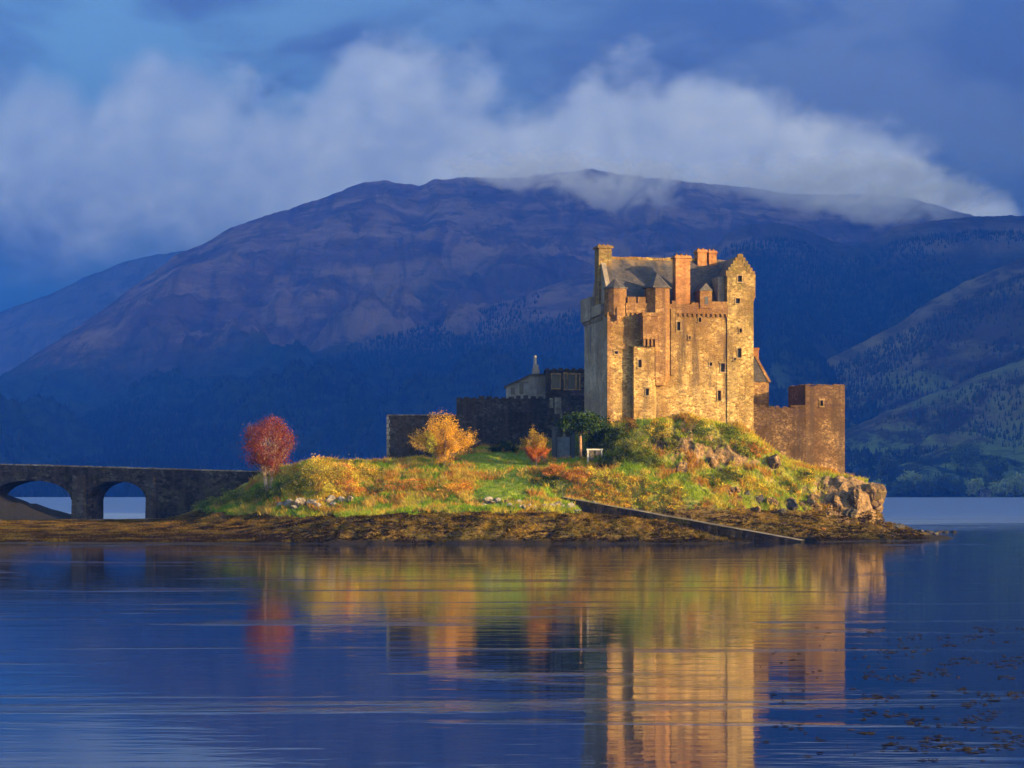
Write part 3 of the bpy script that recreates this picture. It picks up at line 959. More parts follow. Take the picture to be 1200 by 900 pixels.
def ground_cover():
    rng = np.random.default_rng(41)
    n = 235000
    x = rng.uniform(-72, 50, n)
    y = rng.uniform(238, 286, n)
    z, sl = slope_at(x, y)
    g, r, b, lawn = zones(x, y, z, sl)
    d = fbm(x / 1.1, y / 1.1, 2, 301)
    # green and yellow-green grass
    m = (rng.random(n) < g * (1 - r) * (1 - 0.75 * b) * 0.62) & (z > 2.6)
    yel = sstep(fbm(x / 3.2, y / 3.2, 3, 311) + 0.25 * d, -0.12, 0.25)
    yel = np.clip(yel * (1 - 0.92 * lawn) + 0.25 * sstep(x, 8, 30), 0, 1)
    cg = np.array([0.15, 0.25, 0.014])[None] * (1 - yel[:, None]) + np.array([0.40, 0.34, 0.045])[None] * yel[:, None]
    h = (0.20 + 0.42 * rng.random(n)) * (1 - 0.7 * lawn)
    blades('grass', x[m], y[m], z[m], h[m], 0.055, cg[m], M_LEAF, 4, 0.5, 2)
    # rust and straw coloured bracken
    m2 = (rng.random(n) < g * (1 - r) * b * 0.75) & (z > 2.8)
    q = sstep(fbm(x / 2.3, y / 2.3, 3, 321), -0.25, 0.25)
    cb = np.array([0.36, 0.17, 0.03])[None] * (1 - q[:, None]) + np.array([0.44, 0.32, 0.06])[None] * q[:, None]
    blades('bracken', x[m2], y[m2], z[m2], 0.35 + 0.5 * rng.random(m2.sum()), 0.075, cb[m2], M_LEAF, 4, 0.7, 3)
    # bladder wrack on the tide line
    m3 = (rng.random(n) < (1 - g) * 0.8) & (z > 0.12)
    q = sstep(fbm(x / 3.2, y / 2.0, 4, 331), -0.16, 0.34) * sstep(z, 0.5, 1.6) * np.interp(x, [-60, -34, -22, -12, -4, 20, 30], [0.55, 0.6, 0.42, 0.6, 1.0, 1.0, 0.7])
    cw = np.array([0.020, 0.013, 0.004])[None] * (1 - q[:, None]) + np.array([0.25, 0.15, 0.016])[None] * q[:, None]
    gr = sstep(fbm(x / 5, y / 2.4, 3, 341), 0.0, 0.3)[:, None]
    cw = cw * (1 - 0.5 * gr) + np.array([0.12, 0.095, 0.014])[None] * 0.5 * gr
    blades('seaweed', x[m3], y[m3], z[m3], 0.08 + 0.16 * rng.random(m3.sum()), 0.075, cw[m3], M_NEEDLE, 5, 1.6, 4)


ground_cover()


# ------------------------------------------------------------------ vegetation builders
def leaves_mesh(name, pts, size, cols, mat, parent, seed, aspect=1.5):
    rng = np.random.default_rng(seed)
    N = len(pts)
    nrm = rng.normal(size=(N, 3))
    nrm /= np.linalg.norm(nrm, axis=1)[:, None]
    tmp = rng.normal(size=(N, 3))
    a = np.cross(nrm, tmp)
    a /= np.linalg.norm(a, axis=1)[:, None]
    b = np.cross(nrm, a)
    s = (size * rng.uniform(0.6, 1.35, N))[:, None]
    V = np.stack([pts - a * s * aspect * .5, pts - b * s * .38, pts + a * s * aspect * .5, pts + b * s * .38], 1).reshape(-1, 3)
    Fc = np.arange(4 * N).reshape(-1, 4)
    C = np.repeat(cols, 4, 0)
    o = mesh_np(name, V, Fc, mat, None, False, C)
    if parent:
        o.parent = parent
        o.matrix_parent_inverse = Matrix.Translation(-parent.location)
    return o


def palette(rng, n, pal, wts, f):
    pal = np.array(pal)
    idx = rng.choice(len(pal), n, p=np.array(wts) / sum(wts))
    return pal[idx] * rng.uniform(1 - f, 1 + f, n)[:, None]


def tree(name, base, h, rx, ry, label, cat, pal, wts, nclump=70, nleaf=60, leaf=0.16, crown_lo=0.25, trunk_r=0.18, bark=None,
         seed=1, group=None, shape='oval', stems=1, spread=0.42, mat=None, colfun=None, lumpy=0.22, spray=0.0):
    """tapered trunk, limbs that run to every clump, and a crown of leaf-sized faces gathered in clumps"""
    rng = np.random.default_rng(seed)
    root = empty(name, base)
    tag(root, label, cat, group)
    base = np.array(base)
    cz0, cz1 = base[2] + h * crown_lo, base[2] + h
    cc = np.array([base[0], base[1], (cz0 + cz1) / 2])
    rz = (cz1 - cz0) / 2
    u = rng.normal(size=(nclump, 3))
    u /= np.linalg.norm(u, axis=1)[:, None]
    rr = rng.uniform(0.30, 1.0, nclump) ** 0.55
    lump = 1 + lumpy * np.sin(u[:, 0] * 5 + seed) * np.cos(u[:, 2] * 4 + seed * 2)
    P = u * (rr * lump)[:, None]
    if shape == 'vase':
        fz = np.clip((P[:, 2] + 1) / 2, 0, 1)
        P[:, :2] *= (0.82 + 0.28 * fz)[:, None]
    if shape == 'cone':
        fz = np.clip((P[:, 2] + 1) / 2, 0, 1)
        P[:, :2] *= (1.25 - 0.95 * fz)[:, None]
    if shape == 'flat':
        P[:, 2] *= 0.8
    ctr = cc + P * np.array([rx, ry, rz]) * 0.86
    # limbs
    mb = MB()
    b = Vector(base)
    tops = []
    for s in range(stems):
        a = 2 * math.pi * s / max(1, stems) + 0.7
        off = Vector((math.cos(a), math.sin(a), 0)) * (0.0 if stems == 1 else rx * 0.35)
        p0 = b + off * 0.15 + Vector((0, 0, -0.3))
        p1 = b + off * 0.5 + Vector((rng.normal(0, .06 * h * .2), rng.normal(0, .06 * h * .2), h * crown_lo * 0.9 + 0.1))
        p2 = b + off + Vector((0, 0, h * (crown_lo + (1 - crown_lo) * 0.55)))
        mb.tube(p0, p1, trunk_r, trunk_r * 0.75, 7)
        mb.tube(p1, p2, trunk_r * 0.75, trunk_r * 0.35, 6)
        tops.append((p1, p2))
    for c in ctr[::2]:
        p1, p2 = tops[rng.integers(len(tops))]
        q = p1.lerp(p2, float(rng.uniform(0, 0.9)))
        mid = q.lerp(Vector(c), 0.5) + Vector((0, 0, -0.03 * h))
        mb.tube(q, mid, trunk_r * 0.22, trunk_r * 0.13, 4)
        mb.tube(mid, Vector(c), trunk_r * 0.13, trunk_r * 0.05, 4)
    mb.build('trunk', bark or M_BARK, root, True, False)
    cs = spread * min(rx, rz) * rng.uniform(0.5, 1.05, nclump)
    L = np.repeat(ctr, nleaf, 0) + rng.normal(size=(nclump * nleaf, 3)) * np.repeat(cs, nleaf)[:, None] * np.array([0.62, 0.62, 0.5])
    if spray:
        tq = rng.uniform(0.62, 1.14, len(L))[:, None] ** 0.8
        org = np.array([base[0], base[1], base[2] + h * 0.12])
        L = org + (np.repeat(ctr, nleaf, 0) - org) * tq + rng.normal(size=L.shape) * spray * np.array([1, 1, 0.7])
    if colfun is not None:
        ck = colfun(ctr, rng)
    else:
        ck = palette(rng, nclump, pal, wts, 0.22)
    C = np.repeat(ck, nleaf, 0) * rng.uniform(0.72, 1.28, len(L))[:, None]
    leaves_mesh('crown', L, leaf, C, mat or M_LEAF, root, seed + 500)
    return root


def bush(name, base, rx, ry, h, label, cat, pal, wts, n=1400, leaf=0.17, seed=1, group=None, ragged=0.55, mat=None):
    """a shrub: one rooted mass of leafy sprays"""
    rng = np.random.default_rng(seed)
    nc = max(8, n // 45)
    u = rng.normal(size=(nc, 3))
    u[:, 2] = np.abs(u[:, 2])
    u /= np.linalg.norm(u, axis=1)[:, None]
    rr = rng.uniform(0.35, 1.0, nc) ** 0.6 * (1 + ragged * rng.normal(size=nc) * 0.5)
    base = np.array(base)
    cx = base + u * rr[:, None] * np.array([rx, ry, h]) * 0.85
    gz = terrain_z(cx[:, 0], cx[:, 1])
    cx[:, 2] = np.maximum(cx[:, 2] + (gz - base[2]) * 0.8, gz + 0.1)
    per = n // nc
    L = np.repeat(cx, per, 0) + rng.normal(size=(nc * per, 3)) * np.array([rx, ry, h]) * 0.13
    g2 = terrain_z(L[:, 0], L[:, 1])
    L[:, 2] = np.maximum(L[:, 2], g2 - 0.05)
    C = np.repeat(palette(rng, nc, pal, wts, 0.38), per, 0) * rng.uniform(0.72, 1.28, nc * per)[:, None]
    o = leaves_mesh(name, L - base, leaf, C, mat or M_LEAF, None, seed + 900)
    o.location = base
    tag(o, label, cat, group)
    return o


exec_after = []

# ------------------------------------------------------------------ walls with real openings
def wall_face(mb, mbglass_list, u0, u1, z0, z1, v, holes, depth=0.45, step=0.9, wob=0.05, seed=0, top=None):
    """a front face in the (u, z) plane at v, cut by holes; each opening gets reveals and its own pane set back in it"""
    us = sorted(set([round(q, 3) for q in np.linspace(u0, u1, max(2, int((u1 - u0) / step)))] + [round(q, 3) for h in holes for q in (h[0], h[1]) if u0 < q < u1]))
    zs = sorted(set([round(q, 3) for q in np.linspace(z0, z1, max(2, int((z1 - z0) / step)))] + [round(q, 3) for h in holes for q in (h[2], h[3]) if z0 < q < z1]))
    idx, vs = {}, []
    for i, u in enumerate(us):
        for j, z in enumerate(zs):
            edge = i in (0, len(us) - 1)
            d = 0 if edge else wob * float(gnoise(np.array([u * .7 + seed]), np.array([z * .7]), 5)[0])
            zz = z
            if top is not None and j == len(zs) - 1:
                zz = z + top(u)
            idx[i, j] = len(vs)
            vs.append((u, v + d, zz))
    fs = []
    inh = lambda u, z: any(h[0] < u < h[1] and h[2] < z < h[3] for h in holes)
    for i in range(len(us) - 1):
        for j in range(len(zs) - 1):
            if not inh((us[i] + us[i + 1]) / 2, (zs[j] + zs[j + 1]) / 2):
                fs.append((idx[i, j], idx[i + 1, j], idx[i + 1, j + 1], idx[i, j + 1]))
    mb.add(vs, fs)
    for a, b, c, d in holes:
        f = v - 0.02
        k = v + depth
        mb.add([(a, f, c), (b, f, c), (b, f, d), (a, f, d), (a, k, c), (b, k, c), (b, k, d), (a, k, d)],
               [(0, 1, 5, 4), (1, 2, 6, 5), (2, 3, 7, 6), (3, 0, 4, 7)])
        g = MB(mb.m)
        g.add([(a - .02, k - .02, c - .02), (b + .02, k - .02, c - .02), (b + .02, k - .02, d + .02), (a - .02, k - .02, d + .02),
               (a - .02, k + .03, c - .02), (b + .02, k + .03, c - .02), (b + .02, k + .03, d + .02), (a - .02, k + .03, d + .02)],
              [(3, 2, 1, 0), (4, 5, 6, 7), (0, 1, 5, 4), (1, 2, 6, 5), (2, 3, 7, 6), (3, 0, 4, 7)])
        mbglass_list.append(g)
        SURROUND.append((g, mb.m, a, b, c, d, v))


SURROUND = []


def dress_windows():
    """dressed jambs, lintel and sill round every opening, hung under its window"""
    for g, fm, a, b, c, d, v in SURROUND:
        if not getattr(g, 'obj', None):
            continue
        w_ = 0.11
        m = MB(fm)
        m.box(a - w_, a - .003, v - .07, v + .1, c, d)
        m.box(b + .003, b + w_, v - .07, v + .1, c, d)
        m.box(a - w_ - .08, b + w_ + .08, v - .08, v + .1, d + .003, d + .2)
        o = m.build('surround', M_PALEDRESS)
        o.parent = g.obj
        m = MB(fm)
        m.box(a - w_ - .06, b + w_ + .06, v - .14, v + .1, c - .16, c - .003)
        o = m.build('sill', M_PALEDRESS)
        o.parent = g.obj


# ------------------------------------------------------------------ the keep
KA = R(12.0)
KO = Vector((12.11, 268.0, 0.0))
KM = Matrix.Translation(KO) @ Matrix.Rotation(KA, 4, 'Z')
KW, KD = 18.9, 12.0
U = lambda px: (px - 713) / 169.0 * KW
ZK = lambda py: CAMH + (HORIZON - py) * 0.1078


def keep():
    root = empty('castle_keep', (21.0, 275.0, 14.0))
    tag(root, 'tall sunlit stone castle keep with slate roof, chimneys and corner turrets on the grassy mound', 'castle')
    panes = []
    ZB, ZT = 12.0, 29.4
    def win(px, py, wpx, hpx):
        return (U(px) - wpx * .056, U(px) + wpx * .056, ZK(py) - hpx * .054, ZK(py) + hpx * .054)
    # front and other faces of the main block
    uS0, uS1 = U(740), U(764)             # lower stair turret stands here
    uG = U(852)                           # gabled wing starts here
    f = MB(KM)
    holes = [win(847, 430, 5, 10), win(833, 426, 3, 4), win(843, 463, 4, 12), win(777, 419, 4, 8), win(795, 382, 4, 10),
             win(808, 395, 2, 3), win(722, 414, 4, 3), win(820, 374, 3, 5)]
    wall_face(f, panes, 0, uG, ZB, ZT, 0.0, holes, 0.5, 0.8, 0.10, 1)
    f.add([(KW, 0, ZB), (KW, KD, ZB), (KW, KD, ZT), (KW, 0, ZT)], [(0, 1, 2, 3)])
    f.add([(0, KD, ZB), (KW, KD, ZB), (KW, KD, ZT), (0, KD, ZT)], [(3, 2, 1, 0)])
    f.add([(0, 0, ZT), (KW, 0, ZT), (KW, KD, ZT), (0, KD, ZT)], [(0, 1, 2, 3)])
    f.build('wall', M_KEEP, root, False, False)
    # shaded west side
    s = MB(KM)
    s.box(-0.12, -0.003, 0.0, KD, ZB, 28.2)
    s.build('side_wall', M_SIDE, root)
    sl = MB(KM)
    sl.box(-0.15, -0.125, 8.6, 8.9, 23.8, 27.2)
    sl.build('slit', M_GLASS, root)
    # quoins on the front-left corner
    q = MB(KM)
    z = ZB + 1.2
    k = 0
    while z < 28:
        q.box(-0.14, 0.55 if k % 2 else 0.32, -0.045, 0.3, z, z + 0.42)
        z += 0.46
        k += 1
    q.build('quoin', M_DRESS, root)
    # west parapet with the square back turret
    p = MB(KM)
    p.box(-0.42, 0.25, 2.2, 7.2, 28.2, 29.6)
    p.box(-0.55, 1.6, 7.2, KD + 0.35, 27.9, 30.9)
    for v in np.arange(2.6, 11.8, 0.9):
        p.box(-0.40, -0.12, v, v + 0.35, 27.5, 27.95)
    p.build('parapet', M_SIDE, root)
    # crenellated front parapet
    fp = MB(KM)
    top_run = [(U(735), U(745), 30.3), (U(747), U(756), 30.3), (U(787), U(793), 29.9), (U(810), U(818), 29.7), (U(834), U(852), 29.9)]
    fp.box(U(733), U(853), -0.16, 0.34, 28.3, 29.5)
    for a, b, zt in top_run:
        fp.box(a, b, -0.14, 0.33, 29.5, zt)
    fp.build('parapet', M_DRESS, root)
    u = U(734)
    while u < U(852):
        if not (U(748) < u < U(792)):
            cb = MB(KM)
            cb.box(u, u + 0.26, -0.15, 0.0, 27.95, 28.3)
            cb.build('corbel', M_DRESS, root)
        u += 0.62
    rr = random.Random(4)
    # front-left bartizan
    b = MB(KM)
    cx, cy = 1.12, 0.85
    b.prism(ngon(cx, cy, 1.42, 12, .13), 28.0, 31.3)
    b.prism(ngon(cx, cy, 0.9, 12, .13), 26.9, 28.0, True, 1.42 / 0.9)
    b.box(cx - 0.2, cx + 0.2, cy - 1.5, cy - 1.25, 27.3, 28.9)
    b.build('corner_turret', M_DRESS, root)
    b = MB(KM)
    b.prism(ngon(cx, cy, 1.55, 12, .13), 31.3, 31.48)
    b.cone(ngon(cx, cy, 1.38, 12, .13), 31.48, (cx, cy, 32.7))
    b.build('turret_roof', M_SLATE, root)
    # stair turret rising from the ground, oriel corbelled out above it, cap-house on top
    panes2 = []
    st = MB(KM)
    hs = [win(747, 427, 4, 9), win(755.5, 460, 4, 8)]
    wall_face(st, panes2, uS0, uS1, ZB, ZK(407), -1.05, hs, 0.5, 0.6, 0.04, 2)
    st.add([(uS0, -1.05, ZB), (uS0, 0, ZB), (uS0, 0, ZK(407)), (uS0, -1.05, ZK(407))], [(0, 3, 2, 1)])
    st.add([(uS1, -1.05, ZB), (uS1 + 0.5, 0, ZB), (uS1 + 0.5, 0, ZK(407)), (uS1, -1.05, ZK(407))], [(0, 1, 2, 3)])
    st.add([(uS0, -1.05, ZK(407)), (uS1, -1.05, ZK(407)), (uS1 + .5, 0, ZK(407)), (uS0, 0, ZK(407))], [(0, 1, 2, 3)])
    stair = st.build('stair_turret', M_KEEP, root, False, False)
    for g in panes2:
        g.build('window', M_GLASS, root)
    o = MB(KM)
    uo0, uo1 = U(749), U(766)
    o.box(uo0, uo1, -1.75, 0.0, ZK(399), ZK(372))
    o.box(uo0 - .12, uo1 + .12, -1.87, 0.0, ZK(372), ZK(368))
    for k in range(4):
        a = uo0 + 0.08 + k * (uo1 - uo0 - 0.4) / 3
        o.box(a, a + 0.24, -1.68, -1.05, ZK(407), ZK(399))
    o.build('oriel', M_DRESS, root)
    c = MB(KM)
    cx, cy = U(771), 0.55
    c.prism(ngon(cx, cy, 1.72, 8, .39), ZK(440), ZK(358), False)
    c.prism(ngon(cx, cy, 1.30, 8, .39), ZK(452), ZK(440), True, 1.72 / 1.30)
    c.prism(ngon(cx, cy, 1.62, 8, .39), ZK(358), ZK(338))
    c.build('caphouse', M_DRESS, root)
    c = MB(KM)
    c.prism(ngon(cx, cy, 1.95, 6, .0), ZK(338), ZK(336.5))
    c.cone(ngon(cx, cy, 1.85, 6, .0), ZK(336.5), (cx, cy, ZK(319)))
    c.build('caphouse_roof', M_SLATE, root)
    # buttress-like rib right of the stair
    rb = MB(KM)
    rb.box(U(785), U(790), -0.35, 0.0, ZK(440), ZK(362))
    rb.build('wall_strip', M_KEEP, root)
    # main roof between the gables
    ru0, ru1, rv0, rv1, rvm = 0.9, KW - 0.6, 1.25, KD - 1.2, 6.0
    ze, zr = 30.0, 35.9
    rf = MB(KM)
    nseg = 26
    vs, fs = [], []
    for i in range(nseg + 1):
        u = ru0 + (ru1 - ru0) * i / nseg
        sag = 0.09 * math.sin(i * 1.7) - 0.12 * math.sin(math.pi * i / nseg)
        vs += [(u, rv0, ze), (u, (rv0 + rvm) / 2, (ze + zr) / 2 + sag * .6), (u, rvm, zr + sag), (u, rv1, ze)]
        if i:
            a = (i - 1) * 4
            for k in range(3):
                fs.append((a + k, a + 4 + k, a + 5 + k, a + 1 + k))
    rf.add(vs, fs)
    rf.build('roof', M_SLATE, root, False, False)
    rg = MB(KM)
    u = ru0
    while u < 13.6:
        rg.box(u, u + 0.52, rvm - 0.2, rvm + 0.2, zr - 0.28, zr + 0.08 + rr.uniform(-.05, .05))
        u += 0.56
    rg.build('ridge', stone_mat('ridge_moss', [(0.16, 0.09, 0.045), (0.22, 0.13, 0.05), (0.26, 0.17, 0.05), (0.30, 0.22, 0.07)], 0.2, 2.2, 0.02, None, 0.5), root)
    # west gable with its big chimney
    ga = MB(KM)
    ga.add([(0.35, 0.7, 29.3), (0.35, KD - 0.8, 29.3), (0.35, rvm, 36.4), (0.95, 0.7, 29.3), (0.95, KD - 0.8, 29.3), (0.95, rvm, 36.4)],
           [(0, 2, 1), (3, 4, 5), (0, 3, 5, 2), (2, 5, 4, 1), (0, 1, 4, 3)])
    ga.build('gable', M_SIDE, root)
    def chimney(u0, u1, v0, v1, z0, z1, mat, pots, cap=0.16):
        c = MB(KM)
        c.box(u0, u1, v0, v1, z0, z1 - 0.35)
        c.box(u0 - cap, u1 + cap, v0 - cap, v1 + cap, z1 - 0.35, z1 - 0.12)
        c.box(u0 - cap * .4, u1 + cap * .4, v0 - cap * .4, v1 + cap * .4, z1 - 0.12, z1)
        ch = c.build('chimney', mat, root)
        for k in range(pots):
            pt = MB(KM)
            pt.prism(ngon(u0 + (u1 - u0) * (k + 0.5) / pots, (v0 + v1) / 2, 0.17, 8), z1, z1 + 0.28, True, 0.85)
            pt.build('chimney_pot', M_DRESS, root)
        return ch
    chimney(0.05, 1.75, 5.0, 7.2, 29.4, 37.3, M_GABLE, 3, 0.2)
    chimney(U(792.5), U(809.5), 0.35, 1.8, 29.4, 35.7, M_CHIM, 3)
    chimney(U(832), U(843), 5.3, 6.9, 33.2, 37.1, M_CHIM, 2, 0.1)
    chimney(U(846), U(855), 5.4, 6.8, 33.2, 37.0, M_CHIM, 2, 0.1)
    # dormer on the wallhead
    d = MB(KM)
    d.box(U(819.5), U(833.5), -0.3, 1.9, 29.0, ZK(340))
    d.build('dormer', M_DRESS, root)
    d = MB(KM)
    a0, a1 = U(818.5), U(834.5)
    zt = ZK(340)
    d.add([(a0, -.4, zt), (a1, -.4, zt), ((a0 + a1) / 2, -.4, zt + 1.0), (a0, 3.0, zt), (a1, 3.0, zt), ((a0 + a1) / 2, 3.0, zt + 1.0)],
          [(0, 1, 2), (3, 5, 4), (0, 2, 5, 3), (1, 4, 5, 2), (0, 3, 4, 1)])
    d.build('dormer_roof', M_SLATE, root)
    d = MB(KM)
    d.box(U(825), U(829), -.33, -.3, ZK(356), ZK(347))
    d.build('window', M_GLASS, root)
    # gabled wing at the right end
    pg = []
    g = MB(KM)
    gh = [win(867, 325, 5, 7), win(864.5, 351, 5, 6), win(866.5, 412.5, 5, 11), win(868, 386, 3, 5), win(861, 420, 2, 3)]
    wall_face(g, pg, uG, KW + 0.15, ZB, ZK(321), -0.14, gh, 0.5, 0.7, 0.07, 3)
    zs_, za, um = ZK(321), ZK(297.5), (uG + KW + .15) / 2
    g.add([(uG, -.14, zs_), (KW + .15, -.14, zs_), (um, -.14, za)], [(0, 1, 2)])
    g.add([(uG, -.14, ZB), (uG, 6, ZB), (uG, 6, zs_), (uG, -.14, zs_)], [(0, 3, 2, 1)])
    g.add([(KW + .15, -.14, ZB), (KW + .15, 6, ZB), (KW + .15, 6, zs_), (KW + .15, -.14, zs_)], [(0, 1, 2, 3)])
    g.build('gable_wing', M_GABLE, root, False, False)
    for x in pg:
        x.build('window', M_GLASS, root)
    for x in panes:
        x.build('window', M_GLASS, root)
    # corbel course and slightly wider upper storey on the wing's right edge
    g = MB(KM)
    g.box(KW + .15, KW + .42, -.10, 5.5, ZK(347), ZK(319))
    g.box(KW + .15, KW + .3, -.08, 5.5, ZK(350), ZK(347))
    g.build('corbel_course', M_GABLE, root)
    # crow-stepped skews on the gable
    g = MB(KM)
    for k in range(6):
        for sgn in (-1, 1):
            uu = um + sgn * (um - uG + .12) * (1 - (k + .5) / 6)
            zz = zs_ + (za - zs_) * (k + .5) / 6
            g.box(uu - .2, uu + .2, -.20, .3, zz - .3, zz + .38)
    g.box(um - .22, um + .22, -.21, .32, za - .25, za + .22)
    g.build('crow_steps', M_GABLE, root)
    g = MB(KM)
    g.add([(uG - .25, -.1, zs_ - .15), (um, -.1, za), (um, 6.2, za), (uG - .25, 6.2, zs_ - .15), (KW + .55, -.1, zs_ - .15), (KW + .55, 6.2, zs_ - .15)],
          [(0, 1, 2, 3), (1, 4, 5, 2)])
    g.build('wing_roof', M_SLATE, root, False, False)
    ch = MB(KM)
    ch.box(uG - 0.9, uG - .004, 0.9, 5.0, 29.4, ZK(322))
    ch.build('dormer_cheek', M_SIDE, root)


keep()

# ------------------------------------------------------------------ east side: cottage, curtain wall, tower
def merlons(mb, u0, u1, v0, v1, z, h, wdt, gap, jit, rr):
    u = u0
    while u + wdt < u1 + 0.01:
        mb.box(u, u + wdt * rr.uniform(.85, 1.1), v0, v1, z - 0.01, z + h * rr.uniform(1 - jit, 1 + jit))
        u += wdt + gap


def east_side():
    rr = random.Random(9)
    # round-backed lean-to house against the keep
    root = empty('lean_to_house', (32.2, 278, 12))
    tag(root, 'small stone house with a sloping slate roof against the right side of the keep', 'house')
    Y = 277.0
    p = lambda px, py: at(px, py, Y)
    x0, x1 = p(879, 0).x, p(901, 0).x
    zt0, zt1, zb = p(0, 420).z, p(0, 447).z, 11.0
    m = MB()
    m.add([(x0, Y, zb), (x1, Y, zb), (x1, Y, zt1), (x0, Y, zt1), (x0, Y + 5, zb), (x1, Y + 5, zb), (x1, Y + 5, zt1), (x0, Y + 5, zt1)],
          [(0, 1, 2, 3), (5, 4, 7, 6), (1, 5, 6, 2), (4, 0, 3, 7)])
    m.build('wall', M_DRESS, root)
    m = MB()
    m.add([(x0, Y + .3, zt0 + .1), (x0 + .6, Y + .3, zt0 + .1), (x1 + .2, Y - .12, zt1 - .05), (x0, Y - .12, zt1 - .05), (x0, Y + 5, zt0 + .1), (x0 + .6, Y + 5, zt0 + .1), (x1 + .2, Y + 5, zt1 - .05)],
          [(0, 3, 2, 1), (1, 2, 6, 5), (0, 1, 5, 4)])
    m.build('roof', M_SLATE, root, False, False)
    m = MB()
    m.add([(x1 - .05, Y - .2, zt1 - .1), (x1 + .3, Y - .2, zt1 - .1), (x0 + .95, Y - .2 + .45, zt0 + .3), (x0 + .6, Y - .2 + .45, zt0 + .3),
           (x1 - .05, Y + .2, zt1 - .1), (x1 + .3, Y + .2, zt1 - .1), (x0 + .95, Y + .65, zt0 + .3), (x0 + .6, Y + .65, zt0 + .3)],
          [(0, 1, 2, 3), (4, 7, 6, 5), (1, 5, 6, 2), (0, 3, 7, 4), (3, 2, 6, 7), (0, 4, 5, 1)])
    m.build('skew', M_DRESS, root)
    m = MB()
    cx0, cx1 = p(882, 0).x, p(890, 0).x
    m.box(cx0, cx1, Y + .8, Y + 1.7, zt0 - 1.5, p(0, 408).z)
    m.box(cx0 - .08, cx1 + .08, Y + .72, Y + 1.78, p(0, 408).z - .2, p(0, 407).z)
    m.build('chimney', M_CHIM, root)

    # tower
    TM = Matrix.Translation((37.35, 271.6, 0)) @ Matrix.Rotation(R(13), 4, 'Z')
    root = empty('corner_tower', (40, 274, 7))
    tag(root, 'square ruddy stone tower at the right end of the castle above the rocks', 'tower')
    W, D, zb = 5.35, 6.2, 4.5
    zt = at(0, 451.5, 271.6).z
    zq = at(0, 476, 271.6).z
    m = MB(TM)
    pn = []
    wx = (963 - 943) / 49 * W
    wall_face(m, pn, 0, W, zb, zt, 0, [(wx - .18, wx + .2, zq + .05, zq + .75)], .5, .7, .07, 8, lambda u: .10 * math.sin(u * 5) + .06 * math.sin(u * 13))
    m.add([(0, 0, zb), (0, D, zb), (0, D, zt), (0, 0, zt)], [(0, 3, 2, 1)])
    m.add([(W, 0, zb), (W, D, zb), (W, D, zt), (W, 0, zt)], [(0, 1, 2, 3)])
    m.add([(0, D, zb), (W, D, zb), (W, D, zt), (0, D, zt)], [(3, 2, 1, 0)])
    m.add([(.5, .5, zt - 1.2), (W - .5, .5, zt - 1.2), (W - .5, D - .5, zt - 1.2), (.5, D - .5, zt - 1.2)], [(0, 1, 2, 3)])
    for a, b, c, d in ((0, W, 0, .5), (0, W, D - .5, D), (0, .5, .5, D - .5), (W - .5, W, .5, D - .5)):
        m.add([(a, c, zt), (b, c, zt), (b, d, zt), (a, d, zt)], [(0, 1, 2, 3)])
    m.build('wall', M_TOWER, root, False, False)
    for g in pn:
        g.build('window', M_GLASS, root)
    m = MB(TM)
    u = 0.0
    while u < W - .25:
        q = rr.uniform(.3, .6)
        m.box(u, min(W, u + q) - .02, -.04, .5, zt + .005, zt + rr.uniform(.05, .22))
        u += q
    v = .55
    while v < D - .3:
        m.box(-.04, .5, v, v + .45, zt + .005, zt + rr.uniform(.05, .24))
        v += .5
    m.build('coping', M_TOWER, root)
    m = MB(TM)
    m.box(wx - .4, wx + .45, -.06, .02, zq + .76, zq + .98)
    m.build('lintel', M_DRESS, root)
    u = wx + 0.6
    while u < W - .2:
        m = MB(TM)
        m.box(u, u + .26, -.08, .02, zq + .1, zq + .3)
        m.build('corbel', M_TOWER, root)
        u += .62

    # curtain wall between keep and tower
    root = empty('curtain_wall', (33.5, 273, 9))
    tag(root, 'ruddy stone curtain wall joining the keep to the square tower', 'wall')
    a, b = Vector((30.2, 272.0, 0)), Vector((37.4, 271.62, 0))
    d = b - a
    CM = Matrix.Translation(a) @ Matrix.Rotation(math.atan2(d.y, d.x), 4, 'Z')
    L = d.length
    zt = at(0, 478, 272.5).z
    m = MB(CM)
    wall_face(m, [], 0, L, 5.5, zt, 0, [], .5, .7, .09, 12, lambda u: .12 * math.sin(u * 3.1))
    m.add([(0, .9, 5.5), (L, .9, 5.5), (L, .9, zt), (0, .9, zt)], [(3, 2, 1, 0)])
    m.add([(0, 0.02, zt - .05), (L, 0.02, zt - .05), (L, .9, zt), (0, .9, zt)], [(0, 1, 2, 3)])
    m.build('wall', M_TOWER, root, False, False)
    m = MB(CM)
    merlons(m, .2, 3.4, -.05, .5, zt, .35, .8, .35, .5, rr)
    merlons(m, 3.4, 5.2, -.05, .5, zt - .1, .25, .5, .45, .5, rr)
    m.box(5.3, L - .05, -.04, .5, zt, zt + .33)
    m.build('coping', M_TOWER, root)


east_side()


